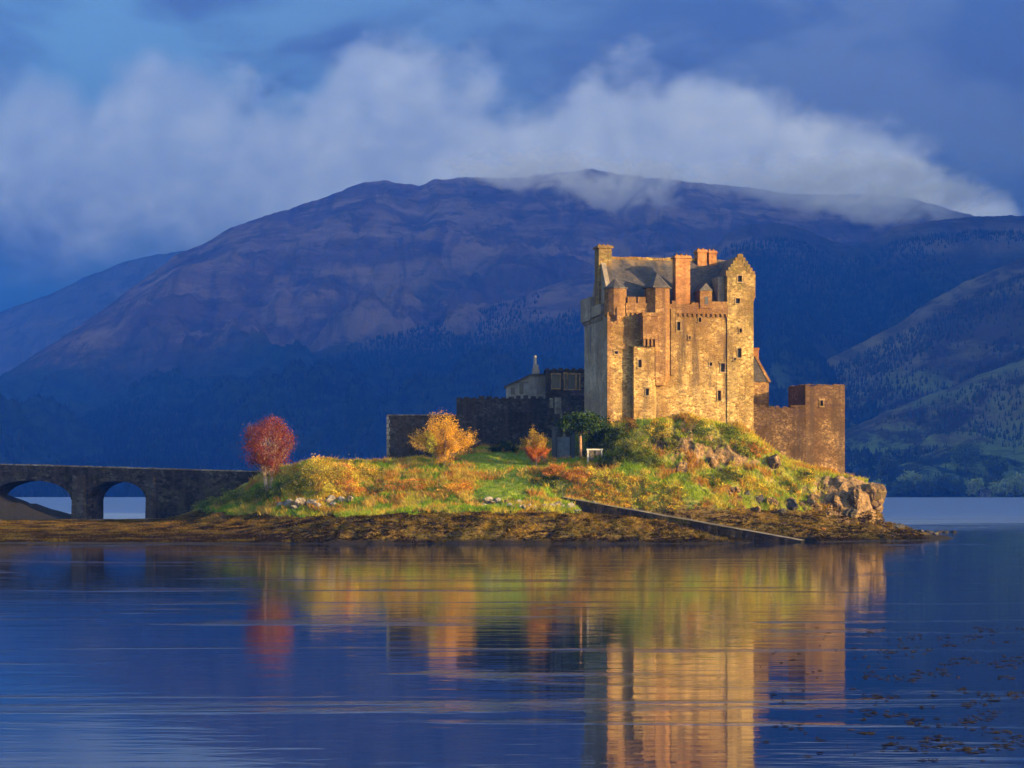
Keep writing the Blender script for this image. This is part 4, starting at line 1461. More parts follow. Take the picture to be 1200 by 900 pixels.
# ------------------------------------------------------------------ west side: courtyard walls and houses in the keep's shade
def west_side():
    rr = random.Random(21)

    def straight_wall(name, label, pxa, pxb, Ya, Yb, pyt, zb, mat, crenel, seed, thick=1.2):
        a, b = at(pxa, pyt, Ya), at(pxb, pyt, Yb)
        root = empty(name, ((a.x + b.x) / 2, (a.y + b.y) / 2, zb))
        tag(root, label, 'wall')
        d = Vector((b.x - a.x, b.y - a.y, 0))
        Mx = Matrix.Translation((a.x, a.y, 0)) @ Matrix.Rotation(math.atan2(d.y, d.x), 4, 'Z')
        L, zt = d.length, a.z
        m = MB(Mx)
        pn = []
        wall_face(m, pn, 0, L, zb, zt, 0, [], .5, .8, .08, seed)
        m.add([(0, thick, zb), (L, thick, zb), (L, thick, zt), (0, thick, zt)], [(3, 2, 1, 0)])
        m.add([(0, 0, zt), (L, 0, zt), (L, thick, zt), (0, thick, zt)], [(0, 1, 2, 3)])
        m.add([(0, 0, zb), (0, thick, zb), (0, thick, zt), (0, 0, zt)], [(0, 3, 2, 1)])
        m.add([(L, 0, zb), (L, thick, zb), (L, thick, zt), (L, 0, zt)], [(0, 1, 2, 3)])
        m.build('wall', mat, root, False, False)
        m = MB(Mx)
        if crenel:
            merlons(m, 0, L, -.05, .45, zt, .28, .7, .3, .6, rr)
        else:
            u = 0
            while u < L - .2:
                q = rr.uniform(.6, 1.1)
                m.box(u, min(u + q, L) - .02, -.08, thick + .08, zt + .004, zt + .14)
                u += q
        m.build('coping', mat if crenel else M_BPALE, root)
        return root, Mx, L, zt

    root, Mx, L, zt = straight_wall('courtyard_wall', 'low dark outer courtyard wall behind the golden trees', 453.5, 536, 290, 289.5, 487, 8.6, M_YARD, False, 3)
    m = MB(Mx)
    z = 9.0
    k = 0
    while z < zt - .4:
        m.box(-.06, .42 if k % 2 else .25, -.05, .4, z, z + .5)
        z += .55
        k += 1
    m.build('quoin', M_BPALE, root)
    m = MB(Mx)
    m.box(.55, 1.05, -.02, .2, 9.4, 10.5)
    m.build('doorway', M_GLASS, root)

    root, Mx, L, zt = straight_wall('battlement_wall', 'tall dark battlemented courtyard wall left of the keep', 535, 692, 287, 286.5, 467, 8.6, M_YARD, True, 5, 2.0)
    # pale stain patches on the wall, built as thin raised strips
    m = MB(Mx)
    for px_, w_, z0_, z1_ in ((650, .9, 16.2, 18.4), (656, .35, 13.5, 16.6), (644, .5, 17.0, 18.3)):
        u = (px_ - 535) / 157 * L
        m.box(u, u + w_, -.06, .0, z0_, z1_)
    m.build('wall_strip', M_BPALE, root)

    # white harled house with a gable
    Y = 294.0
    root = empty('harled_house', (2, 298, 14))
    tag(root, 'whitish harled house with a low gable behind the battlemented wall', 'house')
    p = lambda px, py: at(px, py, Y)
    x0, x1, xm = p(593, 0).x, p(640, 0).x, p(622, 0).x
    ze, zr = p(0, 452).z, p(0, 439).z
    m = MB()
    m.add([(x0, Y, 13), (x1, Y, 13), (x1, Y, zr), (xm, Y, zr), (x0, Y, ze), (x0, Y + 7, 13), (x1, Y + 7, 13), (x1, Y + 7, zr), (xm, Y + 7, zr), (x0, Y + 7, ze)],
          [(0, 1, 2, 3, 4), (9, 8, 7, 6, 5), (0, 4, 9, 5), (1, 6, 7, 2)])
    m.build('wall', M_HARL, root)
    m = MB()
    m.add([(x0 - .25, Y - .2, ze - .1), (xm, Y - .2, zr + .12), (xm, Y + 7.2, zr + .12), (x0 - .25, Y + 7.2, ze - .1), (x1, Y - .2, zr + .12), (x1, Y + 7.2, zr + .12),
           (x0 - .25, Y - .2, ze - .3), (xm, Y - .2, zr - .1), (x1, Y - .2, zr - .1)],
          [(0, 1, 2, 3), (1, 4, 5, 2), (0, 6, 7, 1), (1, 7, 8, 4)])
    m.build('roof', M_SLATE, root, False, False)
    for px_, wz in ((611, 1.0), (601, .5), (632, .5)):
        m = MB()
        x = p(px_, 0).x
        m.box(x - .28, x + .28, Y - .03, Y + .1, p(0, 462).z, p(0, 449 if wz > .6 else 454).z)
        if wz > .6:
            m.box(x - .7, x + .9, Y - .08, Y + .1, p(0, 449).z, p(0, 447.5).z)
        m.build('window', M_GLASS, root)
    m = MB()
    cx = p(628, 0).x
    m.box(cx - .5, cx + .5, Y + 1, Y + 2.0, zr - .5, p(0, 432).z)
    ch = m.build('chimney', M_HARL, root)  # white harling stands in for sunlight the stack doesn't get
    m = MB()
    m.box(cx - .38, cx + .38, Y + 1.1, Y + 1.9, p(0, 432).z, p(0, 427).z)
    m.prism(ngon(cx - .1, Y + 1.5, .24, 8), p(0, 427).z, p(0, 416).z, True, .75)
    pot = m.build('chimney_pot', M_HARL, ch)
    pot.matrix_parent_inverse = Matrix.Identity(4)

    # hall range between the house and the keep
    root = empty('hall_range', (8, 296, 15))
    tag(root, 'dark flat-topped hall with tall pale windows between harled house and keep', 'building')
    Y = 292.0
    x0, x1 = at(639.5, 0, Y).x, at(689, 0, Y).x
    zt = at(0, 435, Y).z
    m = MB()
    Hm = Matrix.Translation((x0, Y, 0))
    h = MB(Hm)
    pn = []
    hol = []
    for pa, pb, ya, yb in ((647, 656, 439, 455), (661.5, 664, 438, 456), (665.5, 674, 439, 456), (676, 679, 439, 456)):
        hol.append((at(pa, 0, Y).x - x0, at(pb, 0, Y).x - x0, at(0, yb, Y).z, at(0, ya, Y).z))
    wall_face(h, pn, 0, x1 - x0, 13, zt, 0, hol, .35, .8, .06, 31)
    D = 6
    Wd = x1 - x0
    h.add([(0, 0, 13), (0, D, 13), (0, D, zt), (0, 0, zt)], [(0, 3, 2, 1)])
    h.add([(Wd, 0, 13), (Wd, D, 13), (Wd, D, zt), (Wd, 0, zt)], [(0, 1, 2, 3)])
    h.add([(0, 0, zt), (Wd, 0, zt), (Wd, D, zt), (0, D, zt)], [(0, 1, 2, 3)])
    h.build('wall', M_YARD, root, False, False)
    for k, g in enumerate(pn):
        g.build('window', M_GLASS, root)
    m = MB(Hm)
    m.box(-.2, Wd, -.2, D, zt + .004, zt + .22)
    merlons(m, 0, Wd, -.15, .4, zt + .22, .2, .5, .4, .4, rr)
    m.build('coping', M_YARD, root)

    # memorial alcove
    Y = 275.0
    root = empty('memorial_alcove', at(660, 540, Y))
    tag(root, 'dark stone memorial alcove with an arched blue-grey slab under the pine', 'memorial')
    a, b = at(647, 541, Y), at(674, 503, Y)
    z0, z1 = a.z - 1.0, b.z
    m = MB()
    m.box(a.x, a.x + .55, Y, Y + 1.2, z0, z1)
    m.box(b.x - .55, b.x, Y, Y + 1.2, z0, z1)
    m.box(a.x + .55, b.x - .55, Y + .9, Y + 1.2, z0, z1)
    m.box(a.x - .12, b.x + .12, Y - .12, Y + 1.3, z1, z1 + .3)
    xm = (a.x + b.x) / 2
    r_ = (b.x - a.x) / 2 - .55
    zc = z1 - r_ - .15
    vs, fs = [], []
    for k in range(13):
        q = math.pi * k / 12
        vs += [(xm + r_ * math.cos(q), Y + .15, zc + r_ * math.sin(q)), (xm + r_ * math.cos(q), Y + .15, z1)]
        if k:
            fs.append((2 * k - 2, 2 * k - 1, 2 * k + 1, 2 * k))
    m.add(vs, fs)
    m.build('alcove_wall', M_GRANITE, root)
    m = MB()
    m.box(xm - r_ + .08, xm + r_ - .08, Y + .6, Y + .88, z0, zc + .1)
    m.build('slab', M_SLAB, root)
    m = MB()
    m.prism(ngon(xm + .1, Y + .8, .26, 8), zc + .12, zc + .62, True, .6)
    m.prism(ngon(xm + .02, Y + .8, .17, 8), zc + .62, zc + .98, True, .5)
    m.build('figure', M_BPALE, root)


west_side()

# white rail frame under the pine
def white_frame():
    Y = 262.5
    c = at(697, 540, Y)
    zg = terrain_pt(c.x, Y)
    root = empty('notice_frame', (c.x, Y, zg))
    tag(root, 'small white framed notice stand on the grass beside the pine', 'notice stand')
    m = MB()
    for s in (-.85, .85):
        m.box(c.x + s - .09, c.x + s + .09, Y - .08, Y + .08, zg - .3, zg + 1.45)
    m.box(c.x - 1.0, c.x + 1.0, Y - .1, Y + .1, zg + 1.45, zg + 1.62)
    m.build('frame', M_WHITE, root)
    m = MB()
    m.box(c.x - .76, c.x - .1, Y - .03, Y + .03, zg + .25, zg + 1.44)
    m.box(c.x + .1, c.x + .76, Y - .03, Y + .03, zg + .75, zg + 1.44)
    m.build('panel', M_HALL, root)


white_frame()
dress_windows()


# ------------------------------------------------------------------ bridge
def bridge():
    A, B = Vector((-92, 322.0)), Vector((-33.0, 301.5))
    d = (B - A)
    L = d.length
    BM = Matrix.Translation((A.x, A.y, 0)) @ Matrix.Rotation(math.atan2(d.y, d.x), 4, 'Z')

    def s_of(px):                        # where the line of sight of px crosses the bridge front
        k = (px - 600) / F
        # A.x + s*dx = k*(A.y + s*dy)
        dx, dy = d.x / L, d.y / L
        return (k * A.y - A.x) / (dx - k * dy)

    def zz(px, py):
        s = s_of(px)
        Y = A.y + s * d.y / L
        return CAMH - (py - HORIZON) * Y / F
    root = empty('stone_bridge', (-60, 312, 1))
    tag(root, 'dark low stone bridge with two arches reaching the island from the left', 'bridge')
    z_at = lambda s: np.interp(s, [0, s_of(0), s_of(280), L], [zz(0, 543.5) + .15, zz(0, 543.5), zz(280, 551.5), zz(280, 551.5) - .1])
    arches = []
    for pa, pb, pc, pyt, pys in ((-14, 85, 41, 563, 589), (102.5, 172, 137.5, 564, 588)):
        arches.append((s_of(pa), s_of(pb), zz(pc, pyt), zz(pc, pys)))
    wdt = 4.6
    zbot = -1.0

    def under(s):
        for a, b, zt, zsp in arches:
            if a < s < b:
                q = (s - (a + b) / 2) / ((b - a) / 2)
                return zsp + (zt - zsp) * math.sqrt(max(0, 1 - abs(q) ** 2.3))
        return None
    ss = set(np.arange(0, L, .5))
    for a, b, _, _ in arches:
        ss |= set(a + (b - a) * (0.5 - 0.5 * np.cos(np.linspace(0, np.pi, 27))))
        ss |= {a - 1e-3, b + 1e-3, a + 1e-3, b - 1e-3}
    ss = sorted(ss)
    m = MB(BM)
    par = 1.15
    lo = []
    for s in ss:
        u = under(s)
        lo.append(zbot if u is None else u)
    for i in range(len(ss) - 1):
        s0, s1 = ss[i], ss[i + 1]
        t0, t1 = z_at(s0) - par, z_at(s1) - par
        a0, a1 = lo[i], lo[i + 1]
        zm0, zm1 = (a0 + t0) / 2, (a1 + t1) / 2
        m.add([(s0, 0, a0), (s1, 0, a1), (s1, 0, t1), (s0, 0, t0)], [(0, 1, 2, 3)])
        m.add([(s0, wdt, a0), (s1, wdt, a1), (s1, wdt, t1), (s0, wdt, t0)], [(3, 2, 1, 0)])
        m.add([(s0, 0, a0), (s1, 0, a1), (s1, wdt, a1), (s0, wdt, a0)], [(3, 2, 1, 0)])
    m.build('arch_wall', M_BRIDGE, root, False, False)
    m = MB(BM)
    for i in range(0, len(ss) - 1):
        s0, s1 = ss[i], ss[i + 1]
        if s1 - s0 < .01:
            continue
        m.add([(s0, .4, z_at(s0) - par + .02), (s1, .4, z_at(s1) - par + .02), (s1, wdt - .4, z_at(s1) - par + .02), (s0, wdt - .4, z_at(s0) - par + .02)], [(0, 1, 2, 3)])
    m.build('deck', M_SLIPTOP, root, False, False)
    for y0, y1 in ((-.12, .4), (wdt - .4, wdt + .12)):
        m = MB(BM)
        s = 0.0
        while s < L:
            e = min(L, s + 4)
            za, zb = z_at(s), z_at(e)
            m.add([(s, y0, za - par), (e, y0, zb - par), (e, y1, zb - par), (s, y1, za - par), (s, y0, za - .16), (e, y0, zb - .16), (e, y1, zb - .16), (s, y1, za - .16)],
                  [(3, 2, 1, 0), (4, 5, 6, 7), (0, 1, 5, 4), (2, 3, 7, 6)])
            s = e
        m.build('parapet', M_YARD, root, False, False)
        m = MB(BM)
        s = 0.0
        rr = random.Random(3)
        while s < L:
            e = min(L, s + rr.uniform(.5, 1.1))
            h = rr.uniform(.12, .2)
            za = z_at(s) - .155
            m.box(s, e - .02, y0 - .06, y1 + .06, za, za + h)
            s = e
        m.build('coping', M_BPALE, root)
    for pa, pb in ((86.5, 101.5), (173, 183)):
        m = MB(BM)
        s0, s1 = s_of(pa), s_of(pb)
        zt = z_at(s0) - par - .1
        m.add([(s0, -.9, zbot), (s1, -.9, zbot), (s1, 0, zbot), (s0, 0, zbot), (s0 + .15, -.65, zt), (s1 - .15, -.65, zt), (s1 - .15, 0, zt), (s0 + .15, 0, zt)],
              [(0, 1, 5, 4), (1, 2, 6, 5), (3, 0, 4, 7), (4, 5, 6, 7)])
        m.build('pier', M_PIER, root)
    # voussoir rings
    for a, b, zt, zsp in arches:
        m = MB(BM)
        n = 30
        for k in range(n):
            q0, q1 = -1 + 2 * k / n, -1 + 2 * (k + 1) / n
            f = lambda q: zsp + (zt - zsp) * math.sqrt(max(0, 1 - abs(q) ** 2.3))
            mid, hw = (a + b) / 2, (b - a) / 2
            m.add([(mid + hw * q0, -.07, f(q0)), (mid + hw * q1, -.07, f(q1)), (mid + hw * q1 * 1.07, -.07, f(q1) + .5), (mid + hw * q0 * 1.07, -.07, f(q0) + .5),
                   (mid + hw * q0, .0, f(q0)), (mid + hw * q1, .0, f(q1)), (mid + hw * q1 * 1.07, .0, f(q1) + .5), (mid + hw * q0 * 1.07, .0, f(q0) + .5)],
                  [(0, 1, 2, 3), (0, 4, 5, 1), (3, 2, 6, 7)])
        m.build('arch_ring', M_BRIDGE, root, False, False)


bridge()


# ------------------------------------------------------------------ slipway
def slipway():
    d = SL1 - SL0
    L = math.hypot(d.x, d.y)
    ux, uy = d.x / L, d.y / L
    nx, ny = -uy, ux
    root = empty('slipway', SL0)
    tag(root, 'long dark stone slipway sloping down from the lawn into the loch', 'slipway')
    m = MB()
    n = 46
    rr = random.Random(2)
    rows = []
    for i in range(n + 1):
        f = i / n
        c = SL0 + d * f
        j = rr.uniform(-.05, .05)
        hw = 1.35
        rows.append([(c.x - nx * (hw + .25) , c.y - ny * (hw + .25), c.z - 2.6), (c.x - nx * (hw + .03 + j), c.y - ny * (hw + .03 + j), c.z - .02 + j * .5),
                     (c.x + nx * hw, c.y + ny * hw, c.z + .03), (c.x + nx * hw, c.y + ny * hw, c.z - 1.2)])
    vs = [p for r in rows for p in r]
    fs = []
    for i in range(n):
        a = i * 4
        for k in range(3):
            fs.append((a + k, a + 4 + k, a + 5 + k, a + 1 + k))
    fs.append((0, 1, 2, 3))
    fs.append((n * 4 + 3, n * 4 + 2, n * 4 + 1, n * 4))
    m.add(vs, fs)
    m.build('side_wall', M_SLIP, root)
    m = MB()
    for i in range(n):
        a, b = rows[i], rows[i + 1]
        up = lambda p, q: (p[0] * (1 - q) + 0, 0, 0)
        def mixp(p, q, f, dz=.03):
            return (p[0] + (q[0] - p[0]) * f, p[1] + (q[1] - p[1]) * f, p[2] + (q[2] - p[2]) * f + dz)
        m.add([mixp(a[1], a[2], .05), mixp(b[1], b[2], .05), mixp(b[1], b[2], .97), mixp(a[1], a[2], .97)], [(0, 1, 2, 3)])
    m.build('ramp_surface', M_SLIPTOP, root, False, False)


slipway()


# ------------------------------------------------------------------ boulders
def rock_mesh(name, r, seed, mat, sub=4):
    bm = bmesh.new()
    bmesh.ops.create_icosphere(bm, subdivisions=sub, radius=1.0)
    rng = random.Random(seed)
    planes = [(Vector((rng.gauss(0, 1), rng.gauss(0, 1), rng.gauss(0, .8))).normalized(), rng.uniform(.48, .85)) for _ in range(13)]
    P = np.array([v.co[:] for v in bm.verts])
    for nrm, dd in planes:
        k = P @ np.array(nrm) - dd
        P -= np.clip(k, 0, None)[:, None] * np.array(nrm)[None]
    ang = np.arctan2(P[:, 1], P[:, 0])
    fis = fbm(ang * 1.6 + seed, P[:, 2] * 0.7 + seed * .37, 4, seed, 0.55, True) - 0.5
    rgh = fbm(P[:, 0] * 3 + P[:, 2] * 2 + seed, P[:, 1] * 3 - P[:, 2] * 2, 4, seed + 3)
    P *= (1 + 0.16 * fis + 0.12 * rgh)[:, None]
    for v, p in zip(bm.verts, P):
        v.co = Vector((p[0] * r[0], p[1] * r[1], p[2] * r[2]))
    me = bpy.data.meshes.new(name)
    bm.to_mesh(me)
    bm.free()
    return link(name, me, mat)


def on_ground(px, py, Y0=239.0, Y1=300.0):
    """first point of the island met by a line of sight"""
    Y = np.arange(Y0, Y1, .1)
    X = (px - 600) / F * Y
    Z = CAMH - (py - HORIZON) * Y / F
    g = terrain_z(X, Y)
    k = np.nonzero(g >= Z)[0]
    if len(k) == 0:
        return Vector((X[-1], Y[-1], g[-1]))
    k = k[0]
    return Vector((X[k], Y[k], g[k]))


def boulders():
    rr = random.Random(77)
    lab_l = 'pale grey boulder in the row of stones below the yellow bush'
    for k, (px, py, s) in enumerate([(330, 594, .55), (340, 592, .7), (352, 593, .8), (366, 591, .75), (378, 589, .6), (388, 588, .85), (399, 588, .6), (345, 596, .45), (372, 594, .5), (410, 587, .45), (392, 592, .4)]):
        p = on_ground(px, py)
        s *= 1.1
        o = rock_mesh('boulder', (s * rr.uniform(.9, 1.6), s, s * rr.uniform(.6, .85)), 100 + k, M_PALEROCK)
        o.location = p + Vector((0, -.1, s * .3))
        o.rotation_euler = (rr.uniform(-.2, .2), rr.uniform(-.2, .2), rr.uniform(0, 6))
        tag(o, lab_l, 'boulder', 'boulders below the yellow bush')
    lab_m = 'pale grey stone in the stony band between lawn and seaweed'
    for k in range(34):
        px = 566 + k * 3.9 + rr.uniform(-3, 3)
        py = 590 + (px - 566) * .055 + rr.uniform(-3.5, 5)
        p = on_ground(px, py)
        s = rr.uniform(.22, .5)
        o = rock_mesh('boulder', (s * rr.uniform(.9, 1.7), s, s * rr.uniform(.5, .8)), 200 + k, M_PALEROCK, 3)
        o.location = p + Vector((0, 0, s * .42))
        o.rotation_euler = (rr.uniform(-.3, .3), rr.uniform(-.3, .3), rr.uniform(0, 6))
        tag(o, lab_m, 'boulder', 'stones between lawn and seaweed')
    M_DARKROCK = stone_mat('dark_rock', [(0.035, 0.032, 0.03), (0.05, 0.046, 0.042), (0.07, 0.064, 0.058), (0.10, 0.09, 0.08)], 0.5, .9, .03, None, .1, .6)
    special = [(929, 596, (1.6, 1.2, .95), M_DARKROCK, 'dark rounded boulder at the foot of the mound under the tower'),
               (953, 597, (1.15, 1.0, 1.1), M_ROCK, 'warm tan boulder just right of the dark rounded boulder'),
               (905, 590, (.9, .8, .6), M_ROCK, 'small tan boulder left of the dark rounded boulder'),
               (862, 588, (.8, .7, .55), M_ROCK, 'small grey-brown rock poking from the yellow grass above the slipway'),
               (983, 597, (1.5, 1.0, 1.5), M_ROCK, 'upright slab of tan rock below the tower'),
               (1003, 594, (1.5, 1.2, 1.8), M_ROCK, 'tall cracked crag rock below the right edge of the tower'),
               (1022, 590, (2.0, 1.5, 2.3), M_ROCK, 'big sunlit blocky crag at the right tip of the island'),
               (1040, 604, (.9, .8, 1.2), M_ROCK, 'leaning pointed rock at the rightmost end of the crag'),
               (998, 606, (1.0, .9, .7), M_DARKROCK, 'dark wet boulder under the tall cracked crag rock'),
               (965, 622, (.55, .5, .35), M_CHIM, 'small reddish stone at the waterline right of the slipway foot'),
               (800, 556, (1.1, .8, 1.2), M_ROCK, 'bare tan outcrop in the grass bank under the keep wall'),
               (838, 545, (1.6, 1.0, 1.0), M_ROCK, 'broken pale outcrop under the middle of the keep'),
               (905, 545, (1.7, 1.0, 1.2), M_ROCK, 'pale rock face under the curtain wall')]
    for k, (px, py, r, mat, lab) in enumerate(special):
        p = on_ground(px, py)
        o = rock_mesh('boulder', r, 300 + k, mat)
        o.location = p + Vector((0, .3, r[2] * .25))
        o.rotation_euler = (rr.uniform(-.15, .15), rr.uniform(-.15, .15), rr.uniform(0, 6))
        tag(o, lab, 'boulder')
    lab_w = 'low weedy rock in the spit at the right tip of the island'
    for k in range(16):
        px, py = 1050 + k * 4.6 + rr.uniform(-3, 3), 618 + k * .5 + rr.uniform(-3, 3)
        p = on_ground(px, py)
        s = rr.uniform(.3, .6)
        o = rock_mesh('boulder', (s * 1.6, s, s * .6), 400 + k, M_DARKROCK, 2)
        o.location = (p.x, p.y, max(p.z, 0) + s * .1)
        o.rotation_euler = (0, 0, rr.uniform(0, 6))
        tag(o, lab_w, 'boulder', 'weedy rocks of the spit')
    lab_c = 'rough tan rock among the rocks under the grassy mound'
    for k in range(26):
        px = rr.uniform(850, 1035)
        py = 583 + (px - 850) * .06 + rr.uniform(-8, 16)
        p = on_ground(px, py)
        s = rr.uniform(.3, .75)
        o = rock_mesh('boulder', (s * rr.uniform(.9, 1.4), s, s * rr.uniform(.7, 1.2)), 500 + k, M_ROCK if rr.random() < .7 else M_DARKROCK, 2)
        o.location = p + Vector((0, 0, s * .1))
        o.rotation_euler = (rr.uniform(-.4, .4), rr.uniform(-.4, .4), rr.uniform(0, 6))
        tag(o, lab_c if o.data.materials[0] == M_ROCK else 'dark wet rock among the rocks under the grassy mound', 'boulder', 'rocks under the mound')


boulders()


# ------------------------------------------------------------------ trees and shrubs of the island
def plants():
    # red tree
    p = on_ground(314, 578)
    p.z -= .1
    top = at(0, 486, p.y).z
    tree('rowan_tree', p, top - p.z, 3.6, 3.3, 'round red-leaved tree standing alone beside the end of the bridge', 'tree',
         [(0.19, 0.04, 0.025), (0.25, 0.075, 0.035), (0.14, 0.035, 0.026), (0.26, 0.13, 0.05)], [5, 3, 3, 1.4], 400, 56, .11, .22, .15, M_PALEBARK, 3, None, 'oval', 5, .20, None, None, 0.11)
    # golden tree behind the lawn
    p = on_ground(520, 546)
    top = at(0, 485, p.y).z

    def gold(c, rng):
        x = (c[:, 0] - p.x)
        yl = (x < -1.0) & (x > -2.6) & (c[:, 2] < p.z + 4.0)
        out = np.array([0.50, 0.28, 0.035])[None] * rng.uniform(.75, 1.25, len(c))[:, None]
        out[yl] = np.array([0.36, 0.34, 0.035]) * rng.uniform(.75, 1.2, yl.sum())[:, None]
        br = x < -2.6
        out[br] = np.array([0.32, 0.20, 0.035]) * rng.uniform(.75, 1.2, br.sum())[:, None]
        return out
    tree('autumn_tree', p, top - p.z, 5.3, 3.4, 'wide golden-orange autumn tree in front of the low courtyard wall', 'tree', None, None,
         230, 80, .115, .02, .09, M_BARK, 8, None, 'vase', 6, .26, None, gold, 0.42, 0.20)
    # smaller orange tree beside the memorial
    p = on_ground(627, 546)
    top = at(0, 503, p.y).z

    def amber(c, rng):
        f = sstep(c[:, 2], p.z + 1.6, p.z + 3.2)[:, None]
        return (np.array([0.38, 0.11, 0.02])[None] * (1 - f) + np.array([0.36, 0.23, 0.035])[None] * f) * rng.uniform(.8, 1.2, len(c))[:, None]
    tree('autumn_tree', p, top - p.z, 2.0, 1.8, 'small orange and yellow autumn tree left of the dark memorial alcove', 'tree', None, None, 110, 75, .115, .03, .08, M_BARK, 12, None, 'oval', 3, .34, None, amber, 0.3, 0.16)
    # scots pine
    p = Vector((8.55, 265.2, 0))
    p.z = terrain_pt(p.x, p.y) - .1
    top = at(0, 480, p.y).z
    tree('pine_tree', p, top - p.z, 3.1, 2.2, 'flat-topped dark green pine with an orange trunk beside the keep', 'tree',
         [(0.022, 0.042, 0.014), (0.035, 0.06, 0.018), (0.05, 0.07, 0.02)], [4, 3, 1], 90, 80, .2, .52, .22, M_PINEBARK, 15, None, 'flat', 1, .5, M_NEEDLE)

    OR = [(0.46, 0.16, 0.03), (0.50, 0.26, 0.035), (0.36, 0.16, 0.035)]
    YE = [(0.50, 0.38, 0.045), (0.38, 0.34, 0.04), (0.48, 0.28, 0.035)]
    GR = [(0.06, 0.095, 0.016), (0.09, 0.13, 0.018), (0.16, 0.18, 0.025)]
    DG = [(0.014, 0.026, 0.008), (0.024, 0.04, 0.011), (0.04, 0.055, 0.014)]
    OL = [(0.16, 0.16, 0.025), (0.24, 0.20, 0.03), (0.10, 0.125, 0.02)]
    B = [  # px, py(base), rx, h, palette, label
        (378, 566, 3.2, 2.7, [YE, OL], 'big yellow gorse-like bush right of the red tree'),
        (352, 572, 2.3, 2.0, [OL, GR], 'olive bush between the red tree and the big yellow bush'),
        (405, 562, 2.2, 1.9, [YE, OR], 'yellow bush with orange tips right of the big yellow bush'),
        (430, 560, 2.0, 1.5, [YE, OL], 'low straw-yellow bush at the left end of the lawn'),
        (385, 585, 2.0, 1.8, [YE, YE], 'bright golden bush directly above the pale boulder row'),
        (415, 580, 2.2, 1.3, [OR, YE], 'rust-orange scrub below the straw-yellow bush'),
        (300, 585, 2.0, 1.5, [GR, OL], 'dark green shrub at the foot of the red tree'),
        (270, 590, 2.2, 1.5, [GR, OL], 'green shrub left of the red tree trunk'),
        (242, 594, 2.0, 1.1, [GR, OL], 'low green shrub against the bridge abutment'),
        (325, 578, 1.8, 1.5, [GR, OL], 'mid green shrub just right of the red tree trunk'),
        (455, 575, 2.3, .9, [OR, OL], 'flat rusty bracken patch below the left of the golden tree'),
        (490, 571, 2.6, .9, [OR, OL], 'flat rusty bracken patch below the golden tree'),
        (535, 574, 2.6, 1.0, [OR, YE], 'orange bracken patch at the left edge of the green lawn'),
        (650, 556, 1.7, 1.3, [OR, OR], 'vivid red-orange shrub under the small orange tree'),
        (672, 560, 1.8, 1.2, [OR, OR], 'red-orange shrub in front of the memorial alcove'),
        (640, 566, 2.0, 1.0, [DG, OL], 'dark green scrub below the vivid red-orange shrub'),
        (690, 570, 2.0, 1.2, [YE, OR], 'golden shrub right of the memorial shrubs above the slipway head'),
        (712, 574, 1.9, 1.2, [YE, OR], 'golden shrub in the slope below the white notice stand'),
        (735, 577, 1.9, 1.1, [YE, YE], 'bright yellow shrub above the slipway'),
        (762, 580, 1.8, 1.0, [YE, OL], 'yellow-green shrub on the bank above the middle of the slipway'),
        (790, 583, 1.8, .9, [YE, OL], 'low yellow tussock shrub above the lower slipway'),
        (700, 520, 2.0, 2.4, [DG, DG], 'dark evergreen shrub left of the keep corner'),
        (722, 524, 2.2, 2.3, [DG, GR], 'dark evergreen shrub under the keep front-left corner'),
        (742, 534, 2.2, 2.2, [GR, OL], 'olive and green shrub under the stair turret'),
        (716, 544, 1.8, 1.7, [DG, DG], 'very dark shrub behind the white notice stand'),
        (770, 512, 2.1, 1.3, [OL, YE], 'yellow-olive shrub right under the keep wall'),
        (765, 545, 1.7, 1.5, [GR, OL], 'rounded green shrub below the yellow-olive shrub'),
        (785, 528, 1.4, 1.2, [OL, DG], 'brownish shrub on the bank left of the tan outcrop'),
        (820, 508, 2.2, 1.0, [GR, OL], 'grassy green shrub under the middle of the keep wall'),
        (855, 510, 2.2, 1.0, [GR, OL], 'grassy green shrub under the gabled wing'),
        (870, 530, 1.8, 1.1, [GR, YE], 'green shrub below the gabled wing left of the rock face'),
        (885, 528, 1.5, 1.2, [OR, OL], 'rusty brown shrub at the joint of keep and curtain wall'),
        (855, 560, 1.8, .9, [OL, GR], 'olive shrub on the ledge below the keep outcrop'),
        (835, 566, 1.7, .9, [GR, YE], 'green tussock on the ledge above the slipway'),
        (885, 572, 1.9, 1.0, [YE, YE], 'lemon yellow shrub left of the dark rounded boulder'),
        (945, 562, 1.6, 1.0, [YE, GR], 'yellow-green shrub at the left foot of the square tower'),
        (925, 574, 1.5, .9, [GR, YE], 'green shrub between rock face and dark boulder'),
        (590, 528, 2.0, 1.2, [DG, DG], 'dark shrub at the foot of the battlemented wall'),
        (640, 505, 3.2, 3.0, [[(0.07, 0.055, 0.03), (0.05, 0.05, 0.02)], DG], 'brownish bare shrub in front of the battlemented wall near the keep'),
    ]
    for k, (px, py, rx, h, pals, lab) in enumerate(B):
        q = on_ground(px, py)
        q.z -= .1
        pal = pals[0] * 2 + pals[1]
        n = int(900 * rx * max(h, 1.0))
        bush('bush', q, rx, rx * .8, h, lab, 'bush', pal, [1] * len(pal), min(int(n * 1.5), 9000), .125, 700 + k)


plants()


